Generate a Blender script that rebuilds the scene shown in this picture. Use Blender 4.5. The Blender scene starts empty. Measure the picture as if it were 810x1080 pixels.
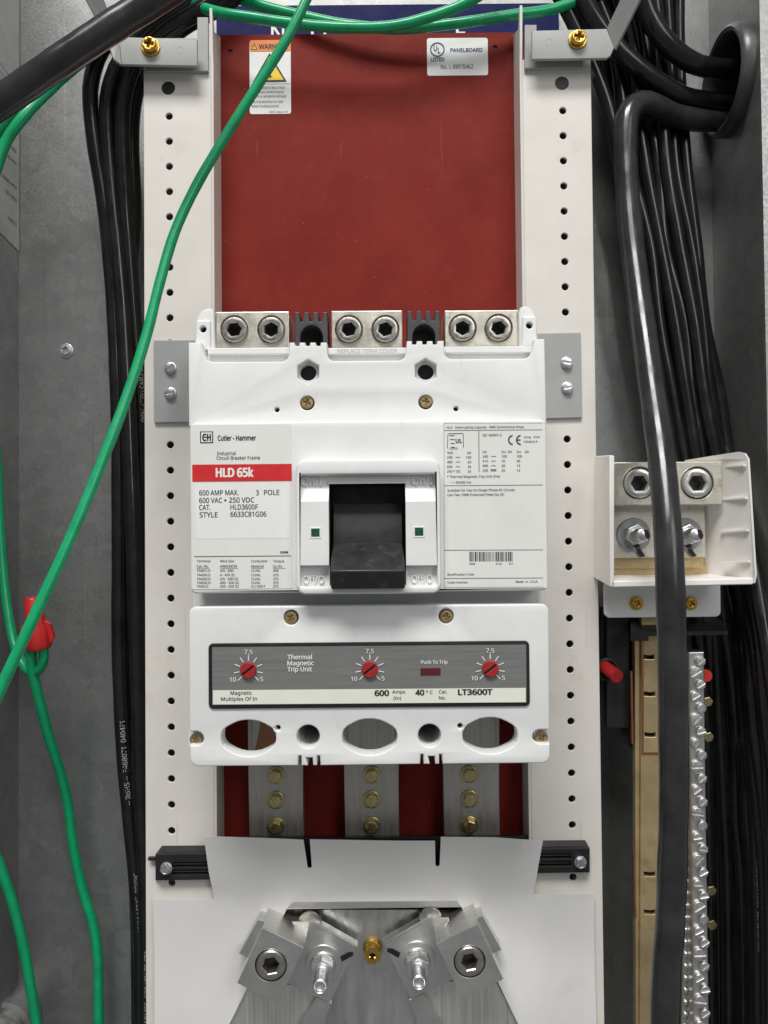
import bpy, bmesh, math, random
from mathutils import Vector, Matrix
from mathutils.geometry import delaunay_2d_cdt
random.seed(7)
sc = bpy.context.scene
COL = sc.collection
PI = math.pi

# ------------------------------------------------------------------ camera
F = 830.0                      # focal length in photo pixels (810 x 1080)
DR = 0.537                     # camera distance to the rail face (world y = 0)
PITCH = math.radians(1.15)
ROLL = math.radians(0.5)
d0 = Vector((0, math.cos(PITCH), math.sin(PITCH)))
u0 = Vector((0, -math.sin(PITCH), math.cos(PITCH)))
r0 = Vector((1, 0, 0))
cr = (r0 * math.cos(ROLL) - u0 * math.sin(ROLL))
cup = (r0 * math.sin(ROLL) + u0 * math.cos(ROLL))
CAM = Vector((0, -DR, 0))
cd = bpy.data.cameras.new('camera'); cam = bpy.data.objects.new('camera', cd); COL.objects.link(cam)
cd.sensor_fit = 'VERTICAL'; cd.sensor_height = 36.0; cd.lens = F / 1080 * 36.0
cd.clip_start = 0.01; cd.clip_end = 50
cam.matrix_world = Matrix(((cr.x, cup.x, -d0.x, CAM.x), (cr.y, cup.y, -d0.y, CAM.y), (cr.z, cup.z, -d0.z, CAM.z), (0, 0, 0, 1)))
sc.camera = cam

# ------------------------------------------------------------------ light
w = bpy.data.worlds.new('World'); sc.world = w; w.use_nodes = True
bg = w.node_tree.nodes['Background']; bg.inputs[0].default_value = (0.95, 0.98, 1.0, 1); bg.inputs[1].default_value = 0.19
def area(name, loc, aim, sx, sy, power, col=(1, 0.98, 0.95)):
    l = bpy.data.lights.new(name, 'AREA'); l.shape = 'RECTANGLE'; l.size = sx; l.size_y = sy; l.energy = power; l.color = col
    o = bpy.data.objects.new(name, l); COL.objects.link(o); o.location = loc
    o.rotation_euler = (Vector(aim) - Vector(loc)).to_track_quat('-Z', 'Y').to_euler(); return o
area('ceiling_and_fill_lamp', (-0.45, -2.7, 3.9), (0, 0, 0), 2.4, 1.3, 215)
area('ceiling_and_fill_lamp', (1.5, -3.0, 1.6), (0, 0, 0), 1.2, 1.6, 24)  # added fill lamp, brightens the metal on the right side
sc.view_settings.view_transform = 'Standard'; sc.view_settings.look = 'None'
sc.view_settings.exposure = 0.1; sc.view_settings.gamma = 1.0; sc.view_settings.use_curve_mapping = False
sc.cycles.use_denoising = True
sc.cycles.max_bounces = 8

# ------------------------------------------------------------------ pixel to point
def P(px, py, y):
    v = d0 * F + cr * (px - 405) - cup * (py - 540)
    t = (y + DR) / v.y
    return CAM + v * t
def S(y): return (y + DR) / F           # metres per pixel at depth y
def XZ(px, py, y): p = P(px, py, y); return (p.x, p.z)
def pl(pts, y): return [XZ(a, b, y) for a, b in pts]
def rr(x0, y0, x1, y1, r, y, n=5):      # rounded rectangle, upright in the world
    cx, cz = XZ((x0 + x1) / 2, (y0 + y1) / 2, y); s = S(y)
    return rrm(cx, cz, (x1 - x0) / 2 * s, (y1 - y0) / 2 * s, r * s, n)
def rrm(cx, cz, hx, hz, r, n=5):
    if r <= 0: return [(cx - hx, cz - hz), (cx + hx, cz - hz), (cx + hx, cz + hz), (cx - hx, cz + hz)]
    o = []
    for sx, sz, a0 in ((1, 1, 0), (-1, 1, 90), (-1, -1, 180), (1, -1, 270)):
        for k in range(n + 1):
            a = math.radians(a0 + 90 * k / n)
            o.append((cx + sx * (hx - r) + r * math.cos(a), cz + sz * (hz - r) + r * math.sin(a)))
    return o
def cm(cx, cz, r, n=32, a0=0): return [(cx + r * math.cos(a0 + 2 * PI * k / n), cz + r * math.sin(a0 + 2 * PI * k / n)) for k in range(n)]
def cw(px, py, r, y, n=32, a0=0): cx, cz = XZ(px, py, y); return cm(cx, cz, r * S(y), n, a0)
def hexm(r, a0=PI / 6): return cm(0, 0, r, 6, a0)

# ------------------------------------------------------------------ geometry collector
class G:
    def __init__(s): s.v = []; s.f = []; s.m = []; s.uv = {}
    def addmesh(s, me, mi=0, fn=None):
        b = len(s.v)
        for v in me.vertices: s.v.append(fn(v.co) if fn else v.co.copy())
        for p in me.polygons: s.f.append([b + i for i in p.vertices]); s.m.append(mi)
    def face(s, pts, mi=0):
        b = len(s.v); s.v += [Vector(p) for p in pts]; s.f.append(list(range(b, b + len(pts)))); s.m.append(mi); return s
    def plate(s, loops, y, th, bev=0.0, mi=0, res=1, xf=None):
        cu = bpy.data.curves.new('tmp', 'CURVE'); cu.dimensions = '2D'; cu.fill_mode = 'BOTH'
        bev = min(bev, th * 0.49)
        cu.extrude = th / 2 - bev; cu.bevel_depth = bev; cu.bevel_resolution = res; cu.offset = -bev
        for lp in loops:
            sp = cu.splines.new('POLY'); sp.points.add(len(lp) - 1)
            for q, (a, b) in zip(sp.points, lp): q.co = (a, b, 0, 1)
            sp.use_cyclic_u = True
        ob = bpy.data.objects.new('tmp', cu)
        me = bpy.data.meshes.new_from_object(ob)
        yc = y + th / 2
        def fn(c):
            p = Vector((c.x, yc - c.z, c.y)); return xf @ p if xf else p
        s.addmesh(me, mi, fn)
        bpy.data.objects.remove(ob); bpy.data.curves.remove(cu); bpy.data.meshes.remove(me)
        return s
    def flat(s, loop, y, mi=0): return s.face([(a, y, b) for a, b in loop], mi)
    def loft(s, A, B, mi=0, capA=True, capB=True):          # A near loop, B far loop (3-D points, same count)
        n = len(A); b = len(s.v); s.v += [Vector(p) for p in A] + [Vector(p) for p in B]
        for i in range(n):
            j = (i + 1) % n; s.f.append([b + i, b + j, b + n + j, b + n + i]); s.m.append(mi)
        if capA: s.f.append(list(range(b, b + n))[::-1]); s.m.append(mi)
        if capB: s.f.append(list(range(b + n, b + 2 * n))); s.m.append(mi)
        return s
    def pxloft(s, a, ya, b, yb, mi=0): return s.loft([P(x, z, ya) for x, z in a], [P(x, z, yb) for x, z in b], mi)
    def lathe(s, prof, c=(0, 0, 0), ax='y', n=32, mi=0):   # prof: (radius, along axis)
        c = Vector(c); b = len(s.v)
        for r, h in prof:
            for k in range(n):
                a = 2 * PI * k / n; p, q = r * math.cos(a), r * math.sin(a)
                s.v.append(c + (Vector((p, h, q)) if ax == 'y' else Vector((h, p, q)) if ax == 'x' else Vector((p, q, h))))
        for i in range(len(prof) - 1):
            for k in range(n):
                k2 = (k + 1) % n; s.f.append([b + i * n + k, b + i * n + k2, b + (i + 1) * n + k2, b + (i + 1) * n + k]); s.m.append(mi)
        return s
    def box(s, lo, hi, mi=0):
        (x0, y0, z0), (x1, y1, z1) = lo, hi
        A = [(x0, y0, z0), (x1, y0, z0), (x1, y0, z1), (x0, y0, z1)]; B = [(x, y1, z) for x, _, z in A]
        return s.loft(A, B, mi)
    def tube(s, path, r, n=14, mi=0, cap=True):
        pts, fr = path; b = len(s.v); L = 0
        for i, p in enumerate(pts):
            N, Bn = fr[i]
            rad = r(i / (len(pts) - 1)) if callable(r) else r
            if i: L += (p - pts[i - 1]).length
            for k in range(n):
                a = 2 * PI * k / n; s.v.append(p + N * (rad * math.cos(a)) + Bn * (rad * math.sin(a)))
            for k in range(n):
                pass
        m = len(pts)
        for i in range(m - 1):
            l0 = i / (m - 1) * L; l1 = (i + 1) / (m - 1) * L
            for k in range(n):
                k2 = (k + 1) % n
                s.uv[len(s.f)] = [(k / n, l0), ((k + 1) / n, l0), ((k + 1) / n, l1), (k / n, l1)]
                s.f.append([b + i * n + k, b + i * n + k2, b + (i + 1) * n + k2, b + (i + 1) * n + k]); s.m.append(mi)
        if cap:
            s.f.append([b + k for k in range(n)]); s.m.append(mi)
            s.f.append([b + (m - 1) * n + k for k in range(n)]); s.m.append(mi)
        return s
    def mesh(s, name, mats, origin=(0, 0, 0), ang=22, weld=True):
        o = Vector(origin); me = bpy.data.meshes.new(name)
        me.from_pydata([tuple(v - o) for v in s.v], [], s.f)
        for m in mats: me.materials.append(MAT[m])
        me.polygons.foreach_set('material_index', s.m)
        if s.uv:
            ul = me.uv_layers.new(name='UVMap')
            for pi, uvs in s.uv.items():
                for li, q in zip(me.polygons[pi].loop_indices, uvs): ul.data[li].uv = q
        bm = bmesh.new(); bm.from_mesh(me)
        if weld: bmesh.ops.remove_doubles(bm, verts=bm.verts, dist=2e-6)
        if not s.flatonly(): bmesh.ops.recalc_face_normals(bm, faces=bm.faces)
        bm.to_mesh(me); bm.free()
        me.polygons.foreach_set('use_smooth', [True] * len(me.polygons))
        me.set_sharp_from_angle(angle=math.radians(ang)); me.update()
        return me
    def flatonly(s): return getattr(s, 'isflat', False)
    def build(s, name, mats, parent=None, ang=22, weld=True):
        if isinstance(mats, str): mats = [mats]
        if parent is not None: o = ORG[parent.name]
        else:
            xs = [v.x for v in s.v]; ys = [v.y for v in s.v]; zs = [v.z for v in s.v]
            o = Vector(((min(xs) + max(xs)) / 2, max(ys), (min(zs) + max(zs)) / 2))
        ob = bpy.data.objects.new(name, s.mesh(name, mats, o, ang, weld)); COL.objects.link(ob)
        if parent is not None: ob.parent = parent
        else: ob.location = o
        ORG[ob.name] = Vector(o); return ob
ORG = {}
def tag(o, label=None, cat=None, group=None, kind=None):
    if label: o['label'] = label
    if cat: o['category'] = cat
    if group: o['group'] = group
    if kind: o['kind'] = kind
    return o
def thing(name, label, cat, px, py, y, group=None):
    o = bpy.data.objects.new(name, None); COL.objects.link(o); o.location = P(px, py, y); o.empty_display_size = 0.01
    ORG[o.name] = o.location.copy(); return tag(o, label, cat, group)
def inst(me, name, parent, pos, roty=0.0, scale=1.0):
    o = bpy.data.objects.new(name, me); COL.objects.link(o); o.parent = parent
    o.location = Vector(pos) - ORG[parent.name]; o.rotation_euler = (0, roty, 0); o.scale = (scale,) * 3
    ORG[o.name] = Vector(pos); return o

# ------------------------------------------------------------------ paths, text
def path(pts, step=0.006):
    """pts: (px, py, y) -> smooth polyline with parallel frames"""
    W = [P(*p) for p in pts]; W = [W[0] * 2 - W[1]] + W + [W[-1] * 2 - W[-2]]
    out = []
    for i in range(1, len(W) - 2):
        a, b, c, d = W[i - 1:i + 3]; n = max(2, int((c - b).length / step))
        for k in range(n):
            t = k / n; out.append(0.5 * ((2 * b) + (c - a) * t + (2 * a - 5 * b + 4 * c - d) * t * t + (3 * b - a - 3 * c + d) * t ** 3))
    out.append(W[-2]); fr = []
    t = (out[1] - out[0]).normalized(); N = t.cross(Vector((0.31, 1, 0.17))).normalized()
    for i in range(len(out)):
        t = (out[min(i + 1, len(out) - 1)] - out[max(i - 1, 0)]).normalized()
        N = (N - t * N.dot(t)).normalized(); fr.append((N, t.cross(N)))
    return out, fr
FONT = None
try: FONT = bpy.data.fonts.load(bpy.utils.resource_path('LOCAL') + '/datafiles/fonts/NotoSansHebrew-Regular.woff2')   # the sans font that ships with Blender
except Exception: FONT = None
_tc = {}
def textmesh(s, bold=0.0, shear=0.0):
    k = (s, bold, shear)
    if k not in _tc:
        cu = bpy.data.curves.new('tmp', 'FONT'); cu.body = s; cu.size = 1; cu.resolution_u = 3; cu.shear = shear
        if FONT: cu.font = FONT
        ob = bpy.data.objects.new('tmp', cu); me = bpy.data.meshes.new_from_object(ob)
        v0 = [v.co.copy() for v in me.vertices]; f0 = [list(p.vertices) for p in me.polygons]; vs = []; fs = []
        b = max(bold, 0.009) * 1.15                              # heavier strokes: shifted layers of the same glyphs, each a hair nearer
        lay = [(-b, 0), (b, 0), (0, b * 0.6), (0, -b * 0.6)] if bold > 0.015 else [(-b, 0), (b, 0)]
        if bold > 0.03: lay += [(-b * 0.5, b * 0.5), (b * 0.5, b * 0.5), (b * 0.5, -b * 0.5), (-b * 0.5, -b * 0.5)]
        for n_, (ax, ay) in enumerate(lay):
            o = len(vs); vs += [Vector((v.x + ax, v.y + ay, n_)) for v in v0]; fs += [[o + i for i in f] for f in f0]
        _tc[k] = (vs, fs)
        bpy.data.objects.remove(ob); bpy.data.curves.remove(cu); bpy.data.meshes.remove(me)
    return _tc[k]
CAPH = max(v.y for v in textmesh('H')[0])
def text(g, s, x0, yb, cap, y, x1=None, bold=0.0, mi=0, right=False, center=False, shear=0.0):
    """text on a surface at depth y: starts at photo pixel x0, baseline yb, capital height cap px; x1 stretches it to end there"""
    vs, fs = textmesh(s, bold, shear)
    if not vs: return
    mn = min(v.x for v in vs); mx = max(v.x for v in vs); sy = cap / CAPH
    sx = (x1 - x0) / (mx - mn) if x1 else sy
    off = -mn
    if right: off = -mx
    if center: off = -(mn + mx) / 2
    o = P(x0, yb, y); k = S(y); b = len(g.v)
    for v in vs: g.v.append(Vector((o.x + (v.x + off) * sx * k, y - v.z * 1.2e-5, o.z + v.y * sy * k)))
    for f in fs: g.f.append([b + i for i in f]); g.m.append(mi)
def rect(g, x0, y0, x1, y1, y, mi=0): g.flat(rr(x0, y0, x1, y1, 0, y), y, mi)
def line(g, x0, y0, x1, y1, wd, y, mi=0):
    a = Vector(XZ(x0, y0, y)); b = Vector(XZ(x1, y1, y)); n = (b - a).normalized(); n = Vector((-n.y, n.x)) * wd * S(y) / 2
    g.flat([tuple(a - n), tuple(b - n), tuple(b + n), tuple(a + n)], y, mi)
def INK():
    g = G(); g.isflat = True; return g
def cable_text(g, pth, r, s, start, cap, ang0=0.0, rev=False, mi=0):
    """lettering wrapped on a cable, start in metres along it"""
    pts, fr = pth; vs, fs = textmesh(s, 0.012); k = cap / CAPH
    acc = [0]
    for i in range(1, len(pts)): acc.append(acc[-1] + (pts[i] - pts[i - 1]).length)
    b = len(g.v); r1 = r + 0.00008
    for v in vs:
        q = start + (-v.x if rev else v.x) * k; q = min(max(q, 0), acc[-1] - 1e-6)
        i = next(j for j in range(len(acc) - 1) if acc[j + 1] >= q); t = (q - acc[i]) / (acc[i + 1] - acc[i])
        c = pts[i].lerp(pts[i + 1], t); tg = (pts[i + 1] - pts[i]).normalized()
        n = (CAM - c); n = (n - tg * n.dot(tg)).normalized(); sd = tg.cross(n)
        a = ang0 + (v.y - CAPH / 2) * k / r * (1 if rev else -1) * -1
        ra = r1 + v.z * 1.2e-5; g.v.append(c + n * (ra * math.cos(a)) + sd * (ra * math.sin(a) * -1))
    for f in fs: g.f.append([b + i for i in f]); g.m.append(mi)

# ------------------------------------------------------------------ materials
MAT = {}
def material(name, col, rough=0.5, metal=0.0, var=0.08, scale=40, bump=0.0, bscale=300, stain=None, sscale=25, sthr=0.62, samt=0.6,
             rvar=0.1, stretch=None, coat=0.0, uvrib=0, spangle=0.0, specks=None, spec=0.5, scratch=None):
    m = bpy.data.materials.new(name); m.use_nodes = True; nt = m.node_tree; N = nt.nodes; L = nt.links
    bs = N['Principled BSDF']; bs.inputs['Metallic'].default_value = metal; bs.inputs['Coat Weight'].default_value = coat
    bs.inputs['Specular IOR Level'].default_value = spec
    tc = N.new('ShaderNodeTexCoord'); mp = N.new('ShaderNodeMapping'); L.new(tc.outputs['Object'], mp.inputs[0])
    if stretch: mp.inputs['Scale'].default_value = stretch
    nz = N.new('ShaderNodeTexNoise'); nz.inputs['Scale'].default_value = scale; nz.inputs['Detail'].default_value = 6; nz.inputs['Roughness'].default_value = 0.62
    L.new(mp.outputs[0], nz.inputs['Vector'])
    def rng(src, a, b, c, d):
        r = N.new('ShaderNodeMapRange'); r.inputs[1].default_value = a; r.inputs[2].default_value = b; r.inputs[3].default_value = c; r.inputs[4].default_value = d
        L.new(src, r.inputs[0]); return r.outputs[0]
    def mix(fac, A, B, mode='MIX'):
        x = N.new('ShaderNodeMix'); x.data_type = 'RGBA'; x.blend_type = mode
        for s_, v in ((0, fac), (6, A), (7, B)):
            if isinstance(v, bpy.types.NodeSocket): L.new(v, x.inputs[s_])
            else: x.inputs[s_].default_value = v if s_ == 0 else (*v, 1)
        return x.outputs[2]
    dark = tuple(max(0, c * (1 - var * 1.6)) for c in col); lite = tuple(min(1, c * (1 + var * 1.6)) for c in col)
    c = mix(rng(nz.outputs['Fac'], 0.3, 0.7, 0, 1), dark, lite)
    if spangle:
        vo = N.new('ShaderNodeTexVoronoi'); vo.inputs['Scale'].default_value = 95
        wz = N.new('ShaderNodeTexNoise'); wz.inputs['Scale'].default_value = 60; L.new(tc.outputs['Object'], wz.inputs['Vector'])
        va = N.new('ShaderNodeVectorMath'); va.operation = 'MULTIPLY_ADD'; L.new(wz.outputs['Color'], va.inputs[0]); va.inputs[1].default_value = (0.02,) * 3; L.new(tc.outputs['Object'], va.inputs[2])
        L.new(va.outputs[0], vo.inputs['Vector'])
        sp = N.new('ShaderNodeSeparateColor'); L.new(vo.outputs['Color'], sp.inputs[0])
        c = mix(rng(sp.outputs[0], 0, 1, 0, spangle), c, (col[0] * 0.55, col[1] * 0.57, col[2] * 0.6))
    if stain:
        n2 = N.new('ShaderNodeTexNoise'); n2.inputs['Scale'].default_value = sscale; n2.inputs['Detail'].default_value = 8; n2.inputs['Roughness'].default_value = 0.7
        L.new(tc.outputs['Object'], n2.inputs['Vector'])
        c = mix(rng(n2.outputs['Fac'], sthr, sthr + 0.14, 0, samt), c, stain)
    if specks:
        vo = N.new('ShaderNodeTexVoronoi'); vo.inputs['Scale'].default_value = specks[1]; L.new(tc.outputs['Object'], vo.inputs['Vector'])
        sp = N.new('ShaderNodeSeparateColor'); L.new(vo.outputs['Color'], sp.inputs[0])
        thr = rng(sp.outputs[1], 0.55, 1.0, 0.0, specks[2])
        lt = N.new('ShaderNodeMath'); lt.operation = 'LESS_THAN'; L.new(vo.outputs['Distance'], lt.inputs[0]); L.new(thr, lt.inputs[1])
        ml = N.new('ShaderNodeMath'); ml.operation = 'MULTIPLY'; L.new(lt.outputs[0], ml.inputs[0]); ml.inputs[1].default_value = specks[3]
        c = mix(ml.outputs[0], c, specks[0])
    for sc_ in (scratch or ()):
        col_s, rot, sx_, sy_, thr_, amt_ = sc_
        m3 = N.new('ShaderNodeMapping'); m3.inputs['Rotation'].default_value = (0, rot, 0); m3.inputs['Scale'].default_value = (sx_, 1, sy_); L.new(tc.outputs['Object'], m3.inputs[0])
        n5 = N.new('ShaderNodeTexNoise'); n5.inputs['Scale'].default_value = 1; n5.inputs['Detail'].default_value = 2; L.new(m3.outputs[0], n5.inputs['Vector'])
        c = mix(rng(n5.outputs['Fac'], thr_, thr_ + 0.03, 0, amt_), c, col_s)
    L.new(c, bs.inputs['Base Color'])
    n3 = N.new('ShaderNodeTexNoise'); n3.inputs['Scale'].default_value = scale * 1.7; n3.inputs['Detail'].default_value = 5
    L.new(mp.outputs[0], n3.inputs['Vector'])
    L.new(rng(n3.outputs['Fac'], 0.3, 0.7, max(0.03, rough - rvar), min(1, rough + rvar)), bs.inputs['Roughness'])
    if bump:
        bp = N.new('ShaderNodeBump'); bp.inputs['Strength'].default_value = bump; bp.inputs['Distance'].default_value = 0.0004
        n4 = N.new('ShaderNodeTexNoise'); n4.inputs['Scale'].default_value = bscale; n4.inputs['Detail'].default_value = 4
        if uvrib:
            m2 = N.new('ShaderNodeMapping'); m2.inputs['Scale'].default_value = (uvrib, 14, 1); L.new(tc.outputs['UV'], m2.inputs[0]); L.new(m2.outputs[0], n4.inputs['Vector']); n4.inputs['Scale'].default_value = 1
        else: L.new(mp.outputs[0], n4.inputs['Vector'])
        L.new(n4.outputs['Fac'], bp.inputs['Height']); L.new(bp.outputs[0], bs.inputs['Normal'])
    MAT[name] = m; return m
material('galvanised', (0.335, 0.34, 0.335), 0.40, 0.7, 0.05, 320, 0.05, 500, spangle=0.34, stain=(0.21, 0.20, 0.185), sscale=14, sthr=0.55, samt=0.25, rvar=0.10,
         scratch=[((0.50, 0.50, 0.49), 0.04, 320, 4, 0.69, 0.35), ((0.18, 0.175, 0.17), 0.02, 200, 3, 0.70, 0.25), ((0.20, 0.19, 0.18), 0.9, 180, 9, 0.72, 0.35)], specks=((0.14, 0.13, 0.12), 60, 0.07, 0.45))
material('rail_paint', (0.74, 0.71, 0.665), 0.5, 0, 0.04, 18, 0.06, 500, stain=(0.58, 0.49, 0.41), sscale=20, sthr=0.58, samt=0.5,
         scratch=[((0.52, 0.47, 0.42), 0.6, 190, 8, 0.72, 0.4), ((0.55, 0.52, 0.5), -1.1, 240, 12, 0.73, 0.35)], specks=((0.33, 0.27, 0.22), 75, 0.05, 0.6))
material('white_plastic', (0.80, 0.805, 0.80), 0.42, 0, 0.03, 25, 0.05, 900, stain=(0.60, 0.565, 0.50), sscale=60, sthr=0.60, samt=0.42,
         scratch=[((0.55, 0.54, 0.52), 0.4, 260, 22, 0.73, 0.18), ((0.6, 0.59, 0.57), -0.8, 300, 25, 0.74, 0.2)], specks=((0.36, 0.33, 0.29), 95, 0.05, 0.65))
material('ivory_plastic', (0.86, 0.835, 0.80), 0.4, 0, 0.04, 30, 0.05, 700, stain=(0.60, 0.53, 0.47), sscale=60, sthr=0.62, samt=0.45, specks=((0.42, 0.36, 0.3), 110, 0.05, 0.5))
material('grey_plastic', (0.62, 0.625, 0.62), 0.45, 0, 0.03, 30, 0.05, 900)
material('sheet_white', (0.74, 0.735, 0.72), 0.34, 0, 0.04, 8, 0.05, 60, stain=(0.60, 0.55, 0.48), sscale=12, sthr=0.63, samt=0.45)
material('red_board', (0.205, 0.022, 0.016), 0.55, 0, 0.09, 20, 0.07, 700, stain=(0.235, 0.033, 0.025), sscale=45, sthr=0.5, samt=0.5, spec=0.1, specks=((0.5, 0.30, 0.25), 120, 0.045, 0.45),
         scratch=[((0.42, 0.17, 0.14), 0.5, 230, 16, 0.725, 0.2), ((0.36, 0.10, 0.08), -0.9, 150, 7, 0.70, 0.2)])
material('grey_paint', (0.36, 0.365, 0.36), 0.48, 0, 0.05, 30, 0.06, 800, stain=(0.26, 0.25, 0.23), sscale=40, sthr=0.66, samt=0.4)
material('tinned', (0.66, 0.63, 0.55), 0.42, 0.85, 0.10, 70, 0.22, 900, stain=(0.34, 0.31, 0.25), sscale=160, sthr=0.55, samt=0.7)
material('aluminium', (0.68, 0.675, 0.65), 0.33, 0.95, 0.08, 40, 0.12, 700, stain=(0.42, 0.41, 0.39), sscale=90, sthr=0.6, samt=0.5)
material('brushed', (0.80, 0.78, 0.73), 0.42, 0.9, 0.11, 1.0, 0.2, 1.5, stretch=(520, 520, 7), rvar=0.14, stain=(0.40, 0.37, 0.32), sscale=30, sthr=0.58, samt=0.5)
material('mirror_plate', (0.62, 0.62, 0.60), 0.34, 0.95, 0.12, 1.0, 0.12, 1.2, stretch=(120, 120, 22), rvar=0.12, stain=(0.72, 0.71, 0.68), sscale=55, sthr=0.58, samt=0.55)
material('busbar', (0.52, 0.50, 0.46), 0.42, 0.85, 0.09, 1.0, 0.12, 1.2, stretch=(380, 380, 12), stain=(0.22, 0.21, 0.20), sscale=60, sthr=0.58, samt=0.6)
material('zinc', (0.74, 0.75, 0.76), 0.34, 1.0, 0.08, 200, 0.1, 900)
material('zinc_dull', (0.66, 0.66, 0.65), 0.42, 0.9, 0.15, 300, 0.2, 900, stain=(0.35, 0.34, 0.32), sscale=400, sthr=0.55, samt=0.6)
material('steel', (0.44, 0.42, 0.39), 0.34, 0.95, 0.12, 200, 0.15, 900, stain=(0.25, 0.23, 0.2), sscale=300, sthr=0.58, samt=0.5)
material('grey_washer', (0.30, 0.315, 0.32), 0.5, 0.6, 0.08, 200)
material('brass_screw', (0.62, 0.40, 0.10), 0.32, 1.0, 0.12, 220, stain=(0.33, 0.2, 0.06), sscale=300, sthr=0.6, samt=0.5)
material('yellow_zinc', (0.56, 0.48, 0.26), 0.3, 1.0, 0.12, 220, stain=(0.3, 0.24, 0.12), sscale=350, sthr=0.58, samt=0.5)
material('bronze_screw', (0.44, 0.33, 0.17), 0.42, 0.8, 0.15, 300)
material('brass_bar', (0.64, 0.49, 0.27), 0.40, 0.8, 0.16, 25, 0.1, 500, stain=(0.36, 0.25, 0.12), sscale=45, sthr=0.56, samt=0.7)
material('copper', (0.36, 0.17, 0.10), 0.45, 0.9, 0.15, 60)
material('black_jacket', (0.009, 0.009, 0.009), 0.21, 0, 0.3, 60, 0.25, 60, uvrib=14, rvar=0.1)
material('grey_jacket', (0.026, 0.026, 0.028), 0.23, 0, 0.3, 40, 0.6, 60, uvrib=9, rvar=0.1)
material('green_jacket', (0.004, 0.34, 0.135), 0.28, 0, 0.10, 90, 0.2, 60, uvrib=9, rvar=0.06)
material('black_plastic', (0.014, 0.014, 0.014), 0.42, 0, 0.15, 60, 0.08, 700)
material('dark_plastic_and_shade', (0.055, 0.055, 0.057), 0.5, 0, 0.15, 60, 0.1, 500, stain=(0.12, 0.12, 0.12), sscale=120, sthr=0.6, samt=0.5)
material('handle_black', (0.024, 0.024, 0.025), 0.46, 0, 0.2, 80, 0.15, 500, stain=(0.11, 0.11, 0.11), sscale=110, sthr=0.57, samt=0.6)
material('bushing_grey', (0.055, 0.056, 0.056), 0.38, 0, 0.2, 60, 0.1, 400)
material('red_plastic', (0.50, 0.022, 0.02), 0.35, 0, 0.08, 80)
material('dial_red', (0.36, 0.02, 0.022), 0.4, 0, 0.1, 200)
material('ink_black', (0.02, 0.02, 0.022), 0.6, 0, 0.1, 200)
material('ink_grey', (0.16, 0.16, 0.16), 0.6, 0, 0.1, 200)
material('ink_blue', (0.03, 0.04, 0.14), 0.6, 0, 0.1, 200)
material('ink_white', (0.82, 0.82, 0.80), 0.5, 0, 0.03, 200)
material('ink_red', (0.62, 0.022, 0.025), 0.45, 0, 0.03, 100)
material('ink_orange', (0.80, 0.22, 0.02), 0.45, 0, 0.03, 100)
material('ink_yellow', (0.85, 0.60, 0.02), 0.45, 0, 0.03, 100)
material('ink_darkred', (0.10, 0.010, 0.012), 0.4, 0, 0.1, 100)
material('ink_maroon', (0.022, 0.006, 0.008), 0.5, 0, 0.1, 100)
material('ink_faint', (0.55, 0.55, 0.55), 0.6, 0, 0.03, 100)
material('print_pale', (0.30, 0.30, 0.29), 0.6, 0, 0.2, 900)
material('paper', (0.78, 0.785, 0.76), 0.4, 0, 0.025, 40, stain=(0.68, 0.67, 0.6), sscale=60, sthr=0.62, samt=0.4)
material('paper_white', (0.82, 0.825, 0.81), 0.42, 0, 0.02, 40)
material('paper_cream', (0.80, 0.81, 0.73), 0.4, 0, 0.02, 40)
material('paper_dull', (0.60, 0.60, 0.585), 0.6, 0, 0.06, 40)
material('blue_label', (0.008, 0.011, 0.085), 0.5, 0, 0.1, 50, spec=0.1)
material('grey_face', (0.23, 0.23, 0.225), 0.4, 0.3, 0.08, 90, stretch=(0.4, 1, 6), rvar=0.06)
material('green_lens', (0.01, 0.085, 0.035), 0.3, 0, 0.2, 500)
material('shade_and_ink_black', (0.006, 0.006, 0.006), 0.6, 0, 0.2, 100)  # painted shade inside holes and slots; also the lug's black ink mark

# ------------------------------------------------------------------ hardware meshes (axis along -y, seat at y = 0)
def seg(r, gap, side, n=14):
    a = math.asin(gap / r); t0, t1 = (a, PI - a) if side > 0 else (PI + a, 2 * PI - a)
    return [(r * math.cos(t0 + (t1 - t0) * k / n), r * math.sin(t0 + (t1 - t0) * k / n)) for k in range(n + 1)]
def cross(a, b): return [(a, b), (b, b), (b, a), (-b, a), (-b, b), (-a, b), (-a, -b), (-b, -b), (-b, -a), (b, -a), (b, -b), (a, -b)]
def m_slotted(name, r, h, mat, flange=0.0):
    g = G()
    if flange: g.plate([cm(0, 0, flange)], -h * 0.35, h * 0.35, h * 0.12)
    g.plate([cm(0, 0, r * 0.97)], -h * 0.6, h * 0.6, 0)
    g.plate([seg(r, r * 0.16, 1), seg(r, r * 0.16, -1)], -h, h * 0.6, h * 0.22, res=2)
    return g.mesh(name, [mat])
def m_phillips(name, r, h, mat, hexed=False, flange=0.0):
    g = G()
    if flange: g.plate([cm(0, 0, flange)], -h * 0.28, h * 0.28, h * 0.1)
    g.plate([cm(0, 0, r * 0.6)], -h * 0.2, h * 0.15, 0)
    g.plate([hexm(r) if hexed else cm(0, 0, r), cross(r * 0.55, r * 0.13)], -h, h * 0.85, h * 0.25, res=2)
    return g.mesh(name, [mat])
def m_setscrew(name, r, mat, depth=0.008):
    g = G(); g.plate([cm(0, 0, r), cm(0, 0, r * 0.55, 6, PI / 6)], -0.0006, depth, r * 0.16, res=2)
    g.plate([cm(0, 0, r * 0.8)], depth - 0.001, 0.002, 0, 1)  # socket bottom coloured dark to stand for shade down the hex
    return g.mesh(name, [mat, 'dark_plastic_and_shade'], ang=28)
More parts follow.
